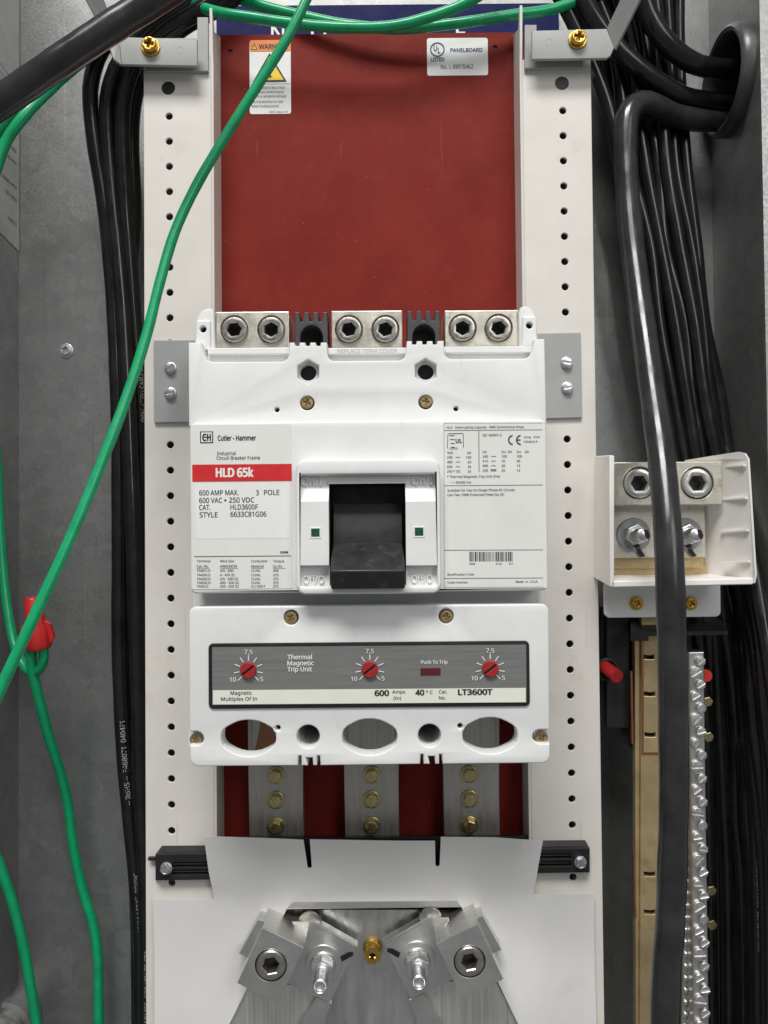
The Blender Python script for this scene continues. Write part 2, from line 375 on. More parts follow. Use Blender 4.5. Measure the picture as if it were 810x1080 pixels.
def m_hexbolt(name, r, h, mat, flange):
    g = G(); g.plate([cm(0, 0, flange)], -h * 0.25, h * 0.25, h * 0.1)
    g.plate([hexm(r), cm(0, 0, r * 0.62, 24)], -h, h, h * 0.12)
    g.plate([cm(0, 0, r * 0.63, 24)], -h * 0.9, h * 0.8, 0); return g.mesh(name, [mat])
ms_zinc = m_slotted('slotted_screw', 0.0034, 0.0032, 'zinc', 0.0041)
ms_gold = m_phillips('phillips_screw', 0.0050, 0.005, 'brass_screw', flange=0.0063)
ms_bronze = m_phillips('phillips_screw', 0.0037, 0.002, 'bronze_screw')
ms_pan = m_phillips('phillips_screw', 0.0042, 0.0028, 'zinc', flange=0.0056)
ms_set = m_setscrew('set_screw', 0.0078, 'steel', 0.014)
ms_set2 = m_setscrew('set_screw', 0.0096, 'aluminium', 0.010)
ms_set3 = m_setscrew('set_screw', 0.0095, 'steel', 0.011)
ms_bolt = m_hexbolt('hex_bolt', 0.0047, 0.0055, 'yellow_zinc', 0.0061)
ms_clip = m_hexbolt('hex_screw', 0.0037, 0.0034, 'zinc', 0.0041)
ms_ncl = m_phillips('phillips_screw', 0.0040, 0.003, 'brass_screw', hexed=True, flange=0.0048)
ms_bus = m_phillips('phillips_screw', 0.0052, 0.010, 'brass_screw', hexed=True, flange=0.0066)

# ================================================================== SETTING: the steel enclosure
YB = 0.078
XL = P(20, 540, YB).x; XR = P(756.5, 540, YB).x
g = G(); g.plate([rrm((XL + XR) / 2, 0, (XR - XL) / 2 + 0.004, 0.55, 0), cw(698, 376, 7, YB), cw(60, 300, 0.01, YB, 3)], YB, 0.002)
back = tag(g.build('back_wall', 'galvanised'), kind='structure')
g = G(); g.loft([(XL - 0.002, -0.10, -0.55), (XL - 0.002, -0.10, 0.55), (XL, -0.10, 0.55), (XL, -0.10, -0.55)], [(XL - 0.002, YB, -0.55), (XL - 0.002, YB, 0.55), (XL, YB, 0.55), (XL, YB, -0.55)])
lw = tag(g.build('left_wall', 'galvanised'), kind='structure')
# right wall with the cable opening: plate laid in the y-z plane
BY, BZ, BR = 0.037, P(781, 86, 0.037).z, 0.038
xf = Matrix(((0, 1, 0, XR), (1, 0, 0, 0), (0, 0, 1, 0), (0, 0, 0, 1)))
g = G(); g.plate([rrm(0.038, 0, 0.040, 0.55, 0), cm(BY, BZ, BR - 0.004, 40)], 0, 0.002, xf=xf)
g.box((XR, -0.0045, -0.55), (XR + 0.12, -0.0025, 0.55))
rw = tag(g.build('right_wall', 'galvanised'), kind='structure')
inst(ms_pan, 'screw', back, P(70, 370, YB), 0.4)
# notice sticker on the back wall, mostly hidden behind the red board
g = G(); g.plate([rr(226, 4, 592, 70, 2, YB - 0.0004)], YB - 0.0004, 0.0004); st = g.build('notice_sticker', 'blue_label', back)
g = INK()
for ch, x in zip('NOTICE', (291, 333, 374, 411, 446, 486)): text(g, ch, x - 5, 43, 17, YB - 0.0006, bold=0.01)
g.build('printed_text', 'ink_white', st)
# instruction sheet glued to the left wall
g = G(); yb0, yb1 = YB - 0.001, 0.0
z0 = P(0, 252, 0.05).z
g.loft([(XL + 0.0002, yb1, z0 + 0.008), (XL + 0.0002, yb0, z0), (XL + 0.0002, yb0, 0.55), (XL + 0.0002, yb1, 0.55)], [(XL + 0.0006, yb1, z0 + 0.008), (XL + 0.0006, yb0, z0), (XL + 0.0006, yb0, 0.55), (XL + 0.0006, yb1, 0.55)])
st = g.build('instruction_sheet', 'paper_dull', lw)
g = INK()
for k, s in enumerate(('MAIN CIRCUIT BREAKER', 'CONDUCTORS ONLY', '', 'SCREWS APPLY', '(SEE TABLE)', '', 'PANEL IS')):
    if not s: continue
    vs, fs = textmesh(s); b = len(g.v)
    for v in vs: g.v.append(Vector((XL + 0.0008 + v.z * 1.2e-5, YB - 0.052 + (v.x - max(q.x for q in vs)) * 0.0042 + 0.046, z0 + 0.075 - k * 0.0095 + v.y * 0.0048)))
    for f in fs: g.f.append([b + i for i in f]); g.m.append(0)
for k in range(4):
    zz = z0 + 0.115 + k * 0.006
    g.face([(XL + 0.0008, 0.02, zz), (XL + 0.0008, 0.068, zz - 0.004), (XL + 0.0008, 0.068, zz - 0.0035), (XL + 0.0008, 0.02, zz + 0.0005)])
g.build('printed_text', 'ink_grey', st)

# ================================================================== red insulating board
YR = 0.025
board = thing('insulating_board', 'large dark red insulating board behind the breaker', 'board', 390, 880, YR)
g = G(); g.plate([pl([(222, 37), (552, 34), (566, 910), (222, 910)], YR), cw(243, 54, 2.6, YR, 16), cw(522, 50, 2.8, YR, 16)], YR, 0.003)
g.build('board_face', 'red_board', board)
y = YR - 0.0003
g = G(); g.plate([rr(263, 42, 307, 121, 2.5, y)], y, 0.0003, 0.0); ws = g.build('warning_sticker', 'paper_white', board)
y -= 0.0002; g = INK()
o_ = rr(263, 42, 307, 54.2, 2.3, y); g.flat(o_, y, 1)
y -= 0.0001
g.flat(pl([(264.8, 52.3), (271.6, 52.1), (268.1, 45.5)], y), y, 0); g.flat(pl([(266.0, 51.6), (270.4, 51.5), (268.1, 47.2)], y - .0001), y - .0001, 3); rect(g, 267.8, 48.4, 268.5, 50.4, y - .0002, 0)
text(g, 'WARNING', 272.8, 51.8, 5.4, y, 303.5, bold=0.03)
g.flat(pl([(266.6, 86.6), (302.3, 85.9), (284.2, 55.8)], y), y, 0); g.flat(pl([(269.8, 84.8), (299.2, 84.2), (284.2, 59.2)], y - .0001), y - .0001, 3)
yy = y - 0.0002
g.flat(pl([(286.5, 65), (284, 73), (286, 73), (285.6, 80), (287, 79.6), (285, 83), (283, 79.8), (284.4, 80), (284.4, 75), (282, 75.2), (285, 65)], yy), yy, 0)
line(g, 265, 88.6, 305.5, 88, 0.4, y, 2)
for s, x0, yb, x1 in (('HAZARDOUS VOLTAGE', 265.5, 93.7, 301), ('Can cause severe injury,', 265.5, 98, 300), ('death or property damage', 265.5, 102.6, 302.4),
                      ('Do not position or use', 265.5, 108.4, 298.6), ('before insulating barrier.', 265.5, 113, 295), ('9997-38L61 01', 284, 118.8, 304)):
    text(g, s, x0, yb, 2.6 if yb < 115 else 1.8, y, x1, mi=2)
g.build('printed_text', ['ink_black', 'ink_orange', 'ink_grey', 'ink_yellow'], ws)
y = YR - 0.0003
g = G(); g.plate([rr(450, 39.5, 515, 80, 2.5, y)], y, 0.0003); ls = g.build('listing_sticker', 'paper_white', board)
y -= 0.0002; g = INK()
cx, cz = XZ(461.3, 52.2, y)
ro, ri = 7.8 * S(y), 6.5 * S(y)
for k in range(32):
    a, b = 2 * PI * k / 32, 2 * PI * (k + 1) / 32
    g.flat([(cx + ro * math.cos(a), cz + ro * math.sin(a)), (cx + ro * math.cos(b), cz + ro * math.sin(b)), (cx + ri * math.cos(b), cz + ri * math.sin(b)), (cx + ri * math.cos(a), cz + ri * math.sin(a))], y)
text(g, 'U', 457.2, 53.6, 5.8, y, 461, bold=0.02); text(g, 'L', 461.7, 56, 5.8, y, 464.6, bold=0.02)
text(g, 'LISTED', 454.3, 64.6, 4, y, 468.9, bold=0.025); text(g, 'PANELBOARD', 475, 54.8, 4, y, 509.3, bold=0.02)
text(g, 'No. L 88978462', 465, 72.6, 4.6, y, 499.5, mi=1)
g.build('printed_text', ['ink_blue', 'ink_grey'], ls)

# ================================================================== mounting rails
def rail(side):
    L = side < 0
    t = thing('mounting_rail', 'off-white perforated steel rail ' + ('on the left of the breaker' if L else 'on the right of the breaker'), 'rail', 190 if L else 595, 1080, 0.03, 'perforated mounting rails')
    s0 = S(0)
    if L: xo, xi, hx = P(152.5, 480, 0).x, P(224, 480, 0).x, P(179.6, 500, 0).x
    else: xo, xi, hx = P(629, 480, 0).x, P(556, 480, 0).x, P(598.8, 500, 0).x
    zt, zb = P(190, 66, 0).z, P(190, 1260, 0).z
    loop = [(xo, zb), (xi, zb), (xi, zt), (xo, zt)]
    if not L: loop = loop[::-1]
    zc = P(179.6, 496, 0).z if L else P(598.8, 490, 0).z
    holes = []
    for k in range(-24, 30):
        z = zc - 0.017462 * k
        if z > P(190, 108, 0).z or z < zb + 0.01: continue
        holes.append(cm(hx, z, 0.00245, 16))
    holes.append(cm(P(177.3 if L else 592.7, 92 if L else 87.5, 0).x, P(177 if L else 592.7, 92.5 if L else 87.5, 0).z, 0.0047, 24))
    g = G(); g.plate([loop] + holes, 0, 0.0022, 0.0004); g.build('rail_face', 'rail_paint', t)
    th = 0.0018 * (1 if L else -1); x = xi + (0.0001 if L else -0.0001); ztip = P(225, 12, 0).z
    zl = [(-0.0012, zb), (0.0245, zb), (0.0245, P(225, 36, 0.025).z), (-0.0012, ztip)]
    if True: zl = [(0.0, zb), (0.0245, zb), (0.0245, P(225, 40, 0.025).z), (0.004, ztip - 0.012), (-0.001, ztip), (-0.0035, ztip), (-0.0012, ztip - 0.03), (0.0, zt - 0.004)]
    g = G(); g.loft([(x, a, b) for a, b in zl], [(x + th, a, b) for a, b in zl]); g.build('inner_flange', 'rail_paint', t)
    x2 = xo; g = G(); g.box((min(x2, x2 + th), 0.0022, zb), (max(x2, x2 + th), YB - 0.0005, zt)); g.build('outer_flange', 'rail_paint', t)  # deepened to the back wall to keep side light out of the holes
    g = G(); g.box((min(xo, xi) + 0.002, 0.0022, zt - 0.002), (max(xo, xi) - 0.002, YB - 0.0005, zt)); g.build('light_block_cap', 'rail_paint', t)  # added cap, stops lamp light entering the open rail top
    pc = P(177.3 if L else 592.7, 92.5 if L else 87.5, 0); g = G(); g.plate([cm(pc.x, pc.z, 0.0046, 24)], 0.0004, 0.004, 0.0003); g.build('hole_shade_disc', 'black_plastic', t)  # black disc added in the big hole to stand for its darkness
    return t
rail(-1); rail(1)

# ================================================================== top brackets
def bracket(side):
    L = side < 0
    t = thing('cover_bracket', 'grey steel bracket with brass screw and bent arm at ' + ('top left above the rail' if L else 'top right above the rail'), 'bracket', 185 if L else 590, 70, 0, 'grey brackets above the rails')
    if L:
        foot = [(153, 75), (219.5, 75), (219.5, 18), (208, 18), (208, 40), (153, 40)]
        face = [(125, 38.5), (208, 41.5), (208, 69.5), (128, 68)]
        arm = [((112, 40), -0.016), ((125, 38.5), -0.013), ((128, 68), -0.013), ((120, 62), -0.016)]
        arm2 = [((112, 40), -0.016), ((125, 38.5), -0.013), ((104, -14), -0.030), ((84, -14), -0.034)]
        scr, dim = (159, 50), (190, 53)
    else:
        foot = [(553.5, 72), (614.5, 71), (614.5, 40), (566, 40), (566, 26), (553.5, 26)]
        face = [(561, 32), (640, 30), (648, 50), (644, 59), (640, 61.5), (561, 62.5)]
        arm2 = [((640, 30), -0.0128), ((648.5, 52), -0.0128), ((681, -14), -0.034), ((661, -14), -0.030)]
        arm = None
        scr, dim = (609, 42.5), (579, 45)
    g = G(); g.plate([pl(foot, -0.003)], -0.003, 0.0028, 0.0004); g.build('foot_plate', 'grey_paint', t)
    g = G(); g.plate([pl(face, -0.013)], -0.013, 0.0028, 0.0008, res=2); g.plate([pl([(face[0][0] + 4, face[0][1] + 2), (face[0][0] + 60, face[0][1] + 2), (face[0][0] + 60, face[0][1] + 20), (face[0][0] + 4, face[0][1] + 20)], -0.0102)], -0.0102, 0.0072, 0)
    g.lathe([(0.0022, -0.0131), (0.0019, -0.0128), (0.0006, -0.0116), (0.0, -0.0114)], (P(*dim, -0.013).x, 0, P(*dim, -0.013).z), n=20)
    g.build('bracket_face', 'grey_paint', t)
    for a in ([arm, arm2] if L else [arm2]):
        q = [P(*p, yy) for p, yy in a]; n = (q[1] - q[0]).cross(q[2] - q[0]).normalized() * 0.0026
        if n.y < 0: n = -n
        g = G(); g.loft(q, [v + n for v in q]); g.build('bent_arm', 'grey_paint', t)
    inst(ms_gold, 'screw', t, P(*scr, -0.0131), 0.2)
bracket(-1); bracket(1)

# ================================================================== breaker
YF = -0.078
brk = thing('circuit_breaker', 'large white three-pole circuit breaker with black handle in the off position', 'circuit breaker', 390, 808, YR)
brk_x0, brk_x1 = P(203, 500, -0.06).x, P(574, 500, -0.06).x
g = G()
g.plate([pl([(203, 382), (572, 380), (576, 748), (203, 748)], -0.058)], -0.058, 0.082, 0.001)
for x0 in (201, 571): g.plate([rr(x0, 745, x0 + 6, 800, 1, -0.062)], -0.062, 0.085, 0)
g.plate([rr(226, 371, 548, 385, 0, -0.045)], -0.045, 0.06, 0)
g.build('base', 'white_plastic', brk)
# terminal cover
yT = -0.074
top = [(198.5, 361), (212, 361), (213.5, 366), (215, 374), (218, 379.5), (223, 381.5), (298, 381.2), (303, 378.5), (304.8, 373), (305, 361)]
def teeth(x0, x1, yb):
    o = []; n = 4; wv = (x1 - x0)
    for k in range(3):
        a = x0 + wv * (0.14 + k * 0.28); b = a + wv * 0.13
        o += [(a, yb), (a + 0.3, yb + 3.5), (b - 0.3, yb + 3.5), (b, yb)]
    return o
top += teeth(305, 345, 361) + [(344.8, 361), (345.2, 373), (347, 378), (351, 380.6), (422, 380), (426, 377.6), (428.5, 372), (429, 359.5)] + teeth(429, 468, 359.5)
top += [(468, 359), (468.6, 372), (471, 376.5), (475, 378.6), (553, 378), (558.5, 376), (561.5, 370), (563.5, 357.6), (574.6, 357.2)]
outl = top + [(576.5, 447), (199, 450)]
hxl = lambda x, yp: cw(x, yp, 13, yT, 6, PI / 6)
g = G(); g.plate([pl(outl, yT), hxl(325, 392), hxl(449, 391), cw(324, 425, 7.6, yT, 24), cw(449, 424, 7.6, yT, 24), cw(292, 432, 2.6, yT, 14), cw(481, 431, 2.6, yT, 14)], yT, 0.015, 0.0010, res=2)
tcov = g.build('terminal_cover', 'white_plastic', brk)
for x, yp in ((325, 392), (449, 391)):
    g = G(); y = yT + 0.005; g.plate([cw(x, yp, 13.4, y, 6, PI / 6), cw(x, yp + 1, 8.6, y, 24)], y, 0.004, 0.0003); g.build('hex_pocket', 'grey_plastic', tcov)
    g = G(); y = yT + 0.0145; g.plate([cw(x, yp, 14, y, 24)], y, 0.001, 0); g.build('pocket_floor', 'dark_plastic_and_shade', tcov)  # dark disc painted as the shade at the bottom of the pocket
for x, yp in ((324, 425), (449, 424)): inst(ms_bronze, 'screw', tcov, P(x, yp, yT + 0.0035), random.random())
for x, yp in ((292, 432), (481, 431)):
    g = G(); g.plate([cw(x, yp, 4, yT + 0.006, 14)], yT + 0.006, 0.001); g.build('pin_hole_shade', 'shade_and_ink_black', tcov)  # black disc stands for shade inside the small hole
# ledges below the lugs
for i, (x0, x1, yp) in enumerate(((219, 305, 367), (346, 429, 367), (468, 562, 365.5))):
    g = G(); y = -0.068
    g.plate([pl([(x0, yp), (x1, yp - 0.5), (x1, yp + 6), (x0, yp + 6.5)], y)], y, 0.01, 0.0004)
    g.plate([pl([(x0, yp + 4), (x1, yp + 4), (x1, yp + 20), (x0, yp + 20)], y + 0.004)], y + 0.004, 0.006, 0)
    lg = g.build('terminal_ledge', 'white_plastic', brk)
    if i == 1:
        g = INK(); text(g, 'REPLACE TERM COVER', 356, yp + 5.1, 4.0, y - 0.0002, 419); g.build('moulded_text', 'ink_faint', lg)
# corner ears
for pts, hl in (([(205, 364), (206, 342), (208.5, 333), (213, 327), (219, 325), (224, 325.5), (225.6, 329), (226.6, 374), (213, 374)], (214, 347)),
                ([(548, 374), (547.2, 329), (549, 324), (555, 322.5), (560, 325), (564, 331), (566, 341), (568, 362), (560, 374)], (558.5, 343))):
    y = -0.064; g = G(); g.plate([pl(pts, y), cw(*hl, 3.6, y, 18)], y, 0.03, 0.0012, res=2)
    a = [(x, z) for x, z in pts if z > 336][:1]
    lo = pl([(hl[0] - 7, hl[1] - 9), (hl[0] + 7.5, hl[1] - 9), (hl[0] + 7.5, hl[1] + 22), (hl[0] - 8, hl[1] + 22)], y - 0.002)
    g.plate([lo, cw(*hl, 3.6, y - 0.002, 18)], y - 0.002, 0.004, 0.0006)
    ear = g.build('corner_ear', 'white_plastic', brk)
    g = G(); g.plate([cw(*hl, 5, y + 0.006, 14)], y + 0.006, 0.001); g.build('ear_hole_shade', 'shade_and_ink_black', ear)  # ear hole's darkness painted as a black disc
# lugs
for x0, x1, ya, yb_, sx in ((227.5, 305, 328.5, 367.3, ((247, 347.3), (286, 347.3))), (349.5, 424.5, 327.5, 367, ((368, 347), (406.5, 347))), (469, 547, 327, 366, ((488, 345.8), (526, 345.8)))):
    y = -0.061; g = G()
    g.plate([rr(x0, ya, x1, yb_, 0.6, y)] + [cw(a, b, 14.7, y, 32) for a, b in sx], y, 0.030, 0.0005)
    lug = g.build('terminal_lug', 'tinned', brk)
    for a, b in sx: inst(ms_set, 'set_screw', lug, P(a, b, y - 0.0024), random.random() * 0.6)
# black finned barriers
for x0, yb_ in ((311, 360), (429.5, 359)):
    y = -0.060; wd = 35; pts = [(x0, yb_ + 8), (x0, yb_ - 30)]
    for k in range(4):
        a = x0 + k * wd / 3.55; fw = 4.6
        pts += [(a, yb_ - 31 - (0)), (a + fw, yb_ - 31)]
        if k < 3: pts += [(a + fw + 1, yb_ - 21), (a + wd / 3.55 - 1, yb_ - 21)]
    pts += [(x0 + wd, yb_ + 8)]
    arch = [(x0 + wd / 2 + 12 * math.cos(t), yb_ - 4 - 13 * math.sin(t)) for t in [PI * k / 12 for k in range(13)]] + [(x0 + wd / 2 - 12, yb_ + 6), (x0 + wd / 2 + 12, yb_ + 6)]
    g = G(); g.plate([pl(pts, y), pl(arch, y)], y, 0.02, 0.0005); b = g.build('phase_barrier', 'dark_plastic_and_shade', brk)
    g = G(); g.plate([rr(x0 + 3, yb_ - 20, x0 + wd - 3, yb_ + 8, 0, y + 0.012)], y + 0.012, 0.003); g.build('arch_shade', 'shade_and_ink_black', b)  # black plate in the arch, painted shade of the recess
# middle cover with handle window
yM = -0.081
g = G(); g.plate([rr(200, 443.5, 577.5, 624.5, 7, yM), rr(346.5, 509, 428.5, 620.5, 0, yM)], yM, 0.020, 0.0016, res=2); mid = g.build('main_cover', 'white_plastic', brk)
# left rating label
y = yM - 0.0003
g = G(); g.plate([rr(202.5, 447.5, 308, 621, 1.5, y)], y, 0.0003); lab = g.build('rating_label', 'paper', brk)
y -= 0.0001; g = INK()
rect(g, 206, 510, 305.5, 568, y, 3); y -= 0.0001
rect(g, 202.7, 489.6, 307.8, 507.6, y, 2)
rect(g, 211, 455, 224.8, 467.3, y, 0); rect(g, 212.1, 456, 223.7, 466.3, y - .0001, 1)
text(g, 'C', 213.2, 464.8, 7, y - .0002, 217.8, bold=0.05); text(g, 'H', 218.3, 464.8, 7, y - .0002, 222.6, bold=0.05); rect(g, 215, 460.4, 222, 461.8, y - .0002, 0)
text(g, 'Cutler - Hammer', 229.5, 464.6, 5.2, y, 270.2, bold=0.028)
text(g, 'Industrial', 228.8, 480, 3.7, y, 248.5, bold=0.008); text(g, 'Circuit Breaker Frame', 228.3, 484.9, 3.7, y, 274.2, bold=0.008)
text(g, 'HLD 65k', 227.4, 503.0, 9.0, y - .0001, 267.6, bold=0.045, mi=1)
for s, x0, yb, x1 in (('600 AMP MAX.', 210, 522.4, 251.5), ('3', 270, 522.2, 273), ('POLE', 278.4, 522, 294.6), ('600 VAC', 210, 530.4, 234.4), ('250 VDC', 241.5, 530, 268.2),
                      ('CAT.', 210, 537.8, 222), ('HLD3600F', 243, 537.4, 272), ('STYLE', 210.4, 545.6, 229.6), ('6633C81G06', 243, 545, 281)):
    text(g, s, x0, yb, 5.3, y - .0001, x1, bold=0.0)
rect(g, 236.6, 526.6, 238.6, 528.6, y - .0001)
text(g, '0598', 295.5, 583.6, 2.2, y, 304, bold=0.03)
line(g, 204.5, 587, 307, 586.2, 0.6, y)
cols = (207.5, 232, 265, 288)
for k, row in enumerate((('Terminal', 'Wire Size', 'Conductor', 'Torque'), ('Cat. No.', 'AWG/MCM', 'Material', 'Lb./In.'), ('TA401LD', '4/0 - 600', 'CU/AL', '400'), ('TA450LD', '4 - 4/0 (2)', 'CU/AL', '275'),
                         ('TA600LD', '2/0 - 500 (2)', 'CU/AL', '375'), ('TA602LD', '400 - 500 (2)', 'CU/AL', '375'), ('T600LD', '250 - 350 (2)', 'CU ONLY', '275'))):
    yb = (593, 598.4, 603, 607.6, 611.8, 615.8, 619.6)[k]
    for x, s in zip(cols, row): text(g, s, x, yb, 2.5, y, mi=0)
    if k == 1:
        for x, s in zip(cols, row): line(g, x, yb + .9, x + 13 + (6 if x == 232 else 0), yb + .9, 0.35, y)
g.build('printed_text', ['ink_black', 'ink_white', 'ink_red', 'paper_white'], lab)
# right data label
y = yM - 0.0003
g = G(); g.plate([rr(467.5, 445.5, 576, 620.5, 1.5, y)], y, 0.0003); lab = g.build('data_label', 'paper', brk)
y -= 0.0002; g = INK()
text(g, 'HLD   Interrupting Capacity - RMS Symmetrical Amps', 471, 452, 2.4, y, 553)
line(g, 468.3, 454, 572, 453.2, 0.45, y); line(g, 505, 454.5, 505.3, 497.5, 0.6, y)
for a, b in (((472.6, 457.4), (488, 457)), ((488.6, 457.4), (488.8, 472)), ((472.4, 458), (472, 473))): line(g, *a, *b, 0.6, y)
text(g, 'UL', 480.5, 467, 4.2, y, 487.5, bold=0.03)
for k in range(4): line(g, 474 + k * .6, 459.5 + k * 4, 479.5, 459.3 + k * 4.2, 0.7, y)
text(g, 'LISTED', 474, 474, 2.0, y)
text(g, 'IEC 60947-2', 509, 460.2, 2.5, y, 529)
for cx_, x1_ in ((541.2, 1), (549.6, 2)):                       # C E
    ox, oz = XZ(cx_, 464, y); ro, ri = 5.4 * S(y), 4.0 * S(y)
    for k in range(16):
        a, b = math.radians(95 + 170 * k / 16), math.radians(95 + 170 * (k + 1) / 16)
        g.flat([(ox + ro * math.cos(a), oz + ro * math.sin(a)), (ox + ro * math.cos(b), oz + ro * math.sin(b)), (ox + ri * math.cos(b), oz + ri * math.sin(b)), (ox + ri * math.cos(a), oz + ri * math.sin(a))], y)
line(g, 545, 464, 549, 464, 1.3, y)
text(g, 'Uimp   8 kV', 552.4, 462, 2.1, y, 569.4); text(g, 'Category A', 552.4, 466.6, 2.1, y, 567)
for k, (a, b) in enumerate((('Volt', 'kA'), ('240', '100'), ('480', '65'), ('600', '35'), ('250 * DC', '25'))):
    yb = 478.6 + k * 4.95; text(g, a, 471.5, yb, 2.5, y); text(g, b, 497, yb, 2.5, y, right=True)
    if 0 < k < 4: line(g, 480.5, yb - 1, 483, yb - 1.6, 0.5, y); line(g, 483, yb - 1.6, 485.4, yb - 1, 0.5, y)
for k, row in enumerate((('Ue', 'Icu', 'kA', 'Ics', 'kA'), ('240', '100', '', '100', ''), ('415', '70', '', '50', ''), ('690', '20', '', '15', ''), ('250', '20', '', '15', ''))):
    yb = 477.6 + k * 4.95
    for x, s in zip((509, 529, 536, 545, 554), row):
        if s: text(g, s, x, yb, 2.5, y)
    if 0 < k < 4: line(g, 518, yb - 1, 520.5, yb - 1.6, 0.5, y); line(g, 520.5, yb - 1.6, 523, yb - 1, 0.5, y)
    if k == 4: line(g, 517.5, yb - 2, 523.5, yb - 2, 0.8, y); line(g, 517.5, yb - .7, 523.5, yb - .7, 0.4, y)
text(g, '* Thermal Magnetic Trip Unit Only', 471.5, 504, 2.5, y, 527.5); text(g, '~ = 50/60 Hz', 474, 510, 2.4, y, 497)
line(g, 468.3, 512.2, 572.6, 511.4, 0.45, y)
text(g, 'Suitable For Use On Single Phase AC Circuits', 472, 518.4, 2.5, y, 543); text(g, 'Use Two 100% Protected Poles For DC', 472, 523.2, 2.5, y, 532)
line(g, 468.5, 580.3, 572.8, 579.8, 0.45, y)
x = 495.0
while x < 541:
    b = random.choice((0.5, 0.5, 0.9, 1.3)); rect(g, x, 582, x + b, 592, y); x += b + random.choice((0.6, 0.7, 1.1))
text(g, '0598', 495, 595.6, 1.9, y); text(g, '0134', 523, 595.6, 1.9, y); text(g, '817', 537, 595.6, 1.9, y)
text(g, 'Modification Code', 472, 607, 2.2, y, 500)
line(g, 468.5, 610, 573, 609.5, 0.45, y); text(g, 'Cutler-Hammer', 472, 615.4, 2.3, y, 493.5); text(g, 'Made  in  U.S.A.', 544, 614.6, 2.3, y, 567.5)
for a, b in (((468.3, 446), (468.6, 619.5)), ((468.6, 619.5), (573.4, 619)), ((468.3, 446), (572, 446))): line(g, *a, *b, 0.35, y, 1)
g.build('printed_text', ['ink_black', 'ink_grey'], lab)
# handle collar
yC = -0.091
g = G(); g.plate([rr(312.5, 484, 464.5, 626.5, 9, yC), rr(316.5, 500.5, 460.5, 618, 3, yC)], yC, 0.013, 0.0018, res=2); col_ = g.build('handle_collar', 'white_plastic', brk)
for x0, x1 in ((314, 347), (428, 463)):
    pr = [(500, -0.0850), (514, -0.0850), (529, -0.0903), (596, -0.0903), (596.3, -0.0852), (618.5, -0.0852)]
    xa, xb = P(x0, 560, -0.0885).x, P(x1, 560, -0.0885).x; A = []; B = []
    for pz, yy in pr:
        z = P((x0 + x1) / 2, pz, -0.0885).z; A.append((xa, yy, z)); B.append((xb, yy, z))
    za, zb_ = A[0][2], A[-1][2]
    A += [(xa, -0.074, zb_), (xa, -0.074, za)]; B += [(xb, -0.074, zb_), (xb, -0.074, za)]
    g = G(); g.loft(A, B); g.build('collar_panel', 'white_plastic', col_, ang=30)
g = G(); g.plate([rr(346, 499, 429, 510, 0, -0.0865)], -0.0865, 0.012); g.build('window_lintel', 'grey_plastic', col_)
for s, x, yb in (('On/I', 328.5, 511.5), ('On/I', 445, 510.5), ('Off/O', 331, 615.3), ('Off/O', 445, 614.6)):
    y = -0.0856; vs, fs = textmesh(s, 0.012); g = G(); o = P(x, yb, y); k = S(y) * 8.2 / CAPH; x9 = max(v.x for v in vs); x8 = min(v.x for v in vs); mx = (x9 + x8) / 2; kx = S(y) * 22 / (x9 - x8)
    cu = bpy.data.curves.new('tmp', 'FONT'); cu.body = s; cu.size = 1; cu.extrude = 0.2; cu.resolution_u = 4
    if FONT: cu.font = FONT
    ob = bpy.data.objects.new('tmp', cu); me = bpy.data.meshes.new_from_object(ob)
    g.addmesh(me, 0, lambda c: Vector((o.x + (c.x - mx) * kx, y - c.z * k * 0.6, o.z + c.y * k)))
    bpy.data.objects.remove(ob); bpy.data.curves.remove(cu); bpy.data.meshes.remove(me)
    g.build('raised_lettering', 'white_plastic', col_)
for x, yp in ((332.6, 562), (442, 561)):
    y = -0.0906; g = G(); g.plate([rr(x - 6.2, yp - 6, x + 6.2, yp + 6, 0.6, y), rr(x - 4.4, yp - 4.3, x + 4.4, yp + 4.3, 0, y)], y, 0.0015, 0.0002)
    iw = g.build('indicator_window', 'white_plastic', brk)
    g = G(); g.plate([rr(x - 4.8, yp - 4.7, x + 4.8, yp + 4.7, 0, y + 0.0002)], y + 0.0002, 0.0005); g.build('indicator_lens', 'green_lens', iw)
# handle cavity and toggle
xa, xb = P(347, 560, -0.085).x, P(428, 560, -0.085).x; zt, zb_ = P(388, 510, -0.085).z, P(388, 620.5, -0.085).z
g = G()
g.box((xa - 0.001, -0.0595, zb_ - 0.001), (xb + 0.001, -0.0585, zt + 0.001))
g.box((xa - 0.0012, -0.0845, zb_), (xa + 0.0003, -0.0595, zt)); g.box((xb - 0.0003, -0.0845, zb_), (xb + 0.0012, -0.0595, zt))
g.box((xa, -0.0845, zt - 0.0003), (xb, -0.0595, zt + 0.001)); g.box((xa, -0.0845, zb_ - 0.001), (xb, -0.0595, zb_ + 0.0003))
cav = g.build('handle_cavity', 'black_plastic', brk)
g = G()
n = 12; A = []; B = []                                                    # curved slide behind the toggle
for k in range(n + 1):
    t = k / n; z = zt - 0.0110 - t * (zt - zb_ - 0.0115); yy = -0.0660 - 0.010 * math.sin(PI * (0.12 + 0.6 * t))
    A.append((xa + 0.002, yy, z)); B.append((xb - 0.002, yy, z))
A += [(xa + 0.002, -0.06, A[-1][2]), (xa + 0.002, -0.06, A[0][2])]; B += [(xb - 0.002, -0.06, B[-1][2]), (xb - 0.002, -0.06, B[0][2])]
g.loft(A, B); g.build('handle_slide', 'black_plastic', brk, ang=30)  # same plastic as the handle, cavity shade put into its darker colour
yh = -0.104
hz = [(P(388, 602, yh).z, yh), (P(388, 573, -0.082).z, -0.082), (P(388, 573, -0.076).z, -0.074), (P(388, 622, -0.080).z, -0.074), (P(388, 621, yh + 0.006).z, yh + 0.006)]
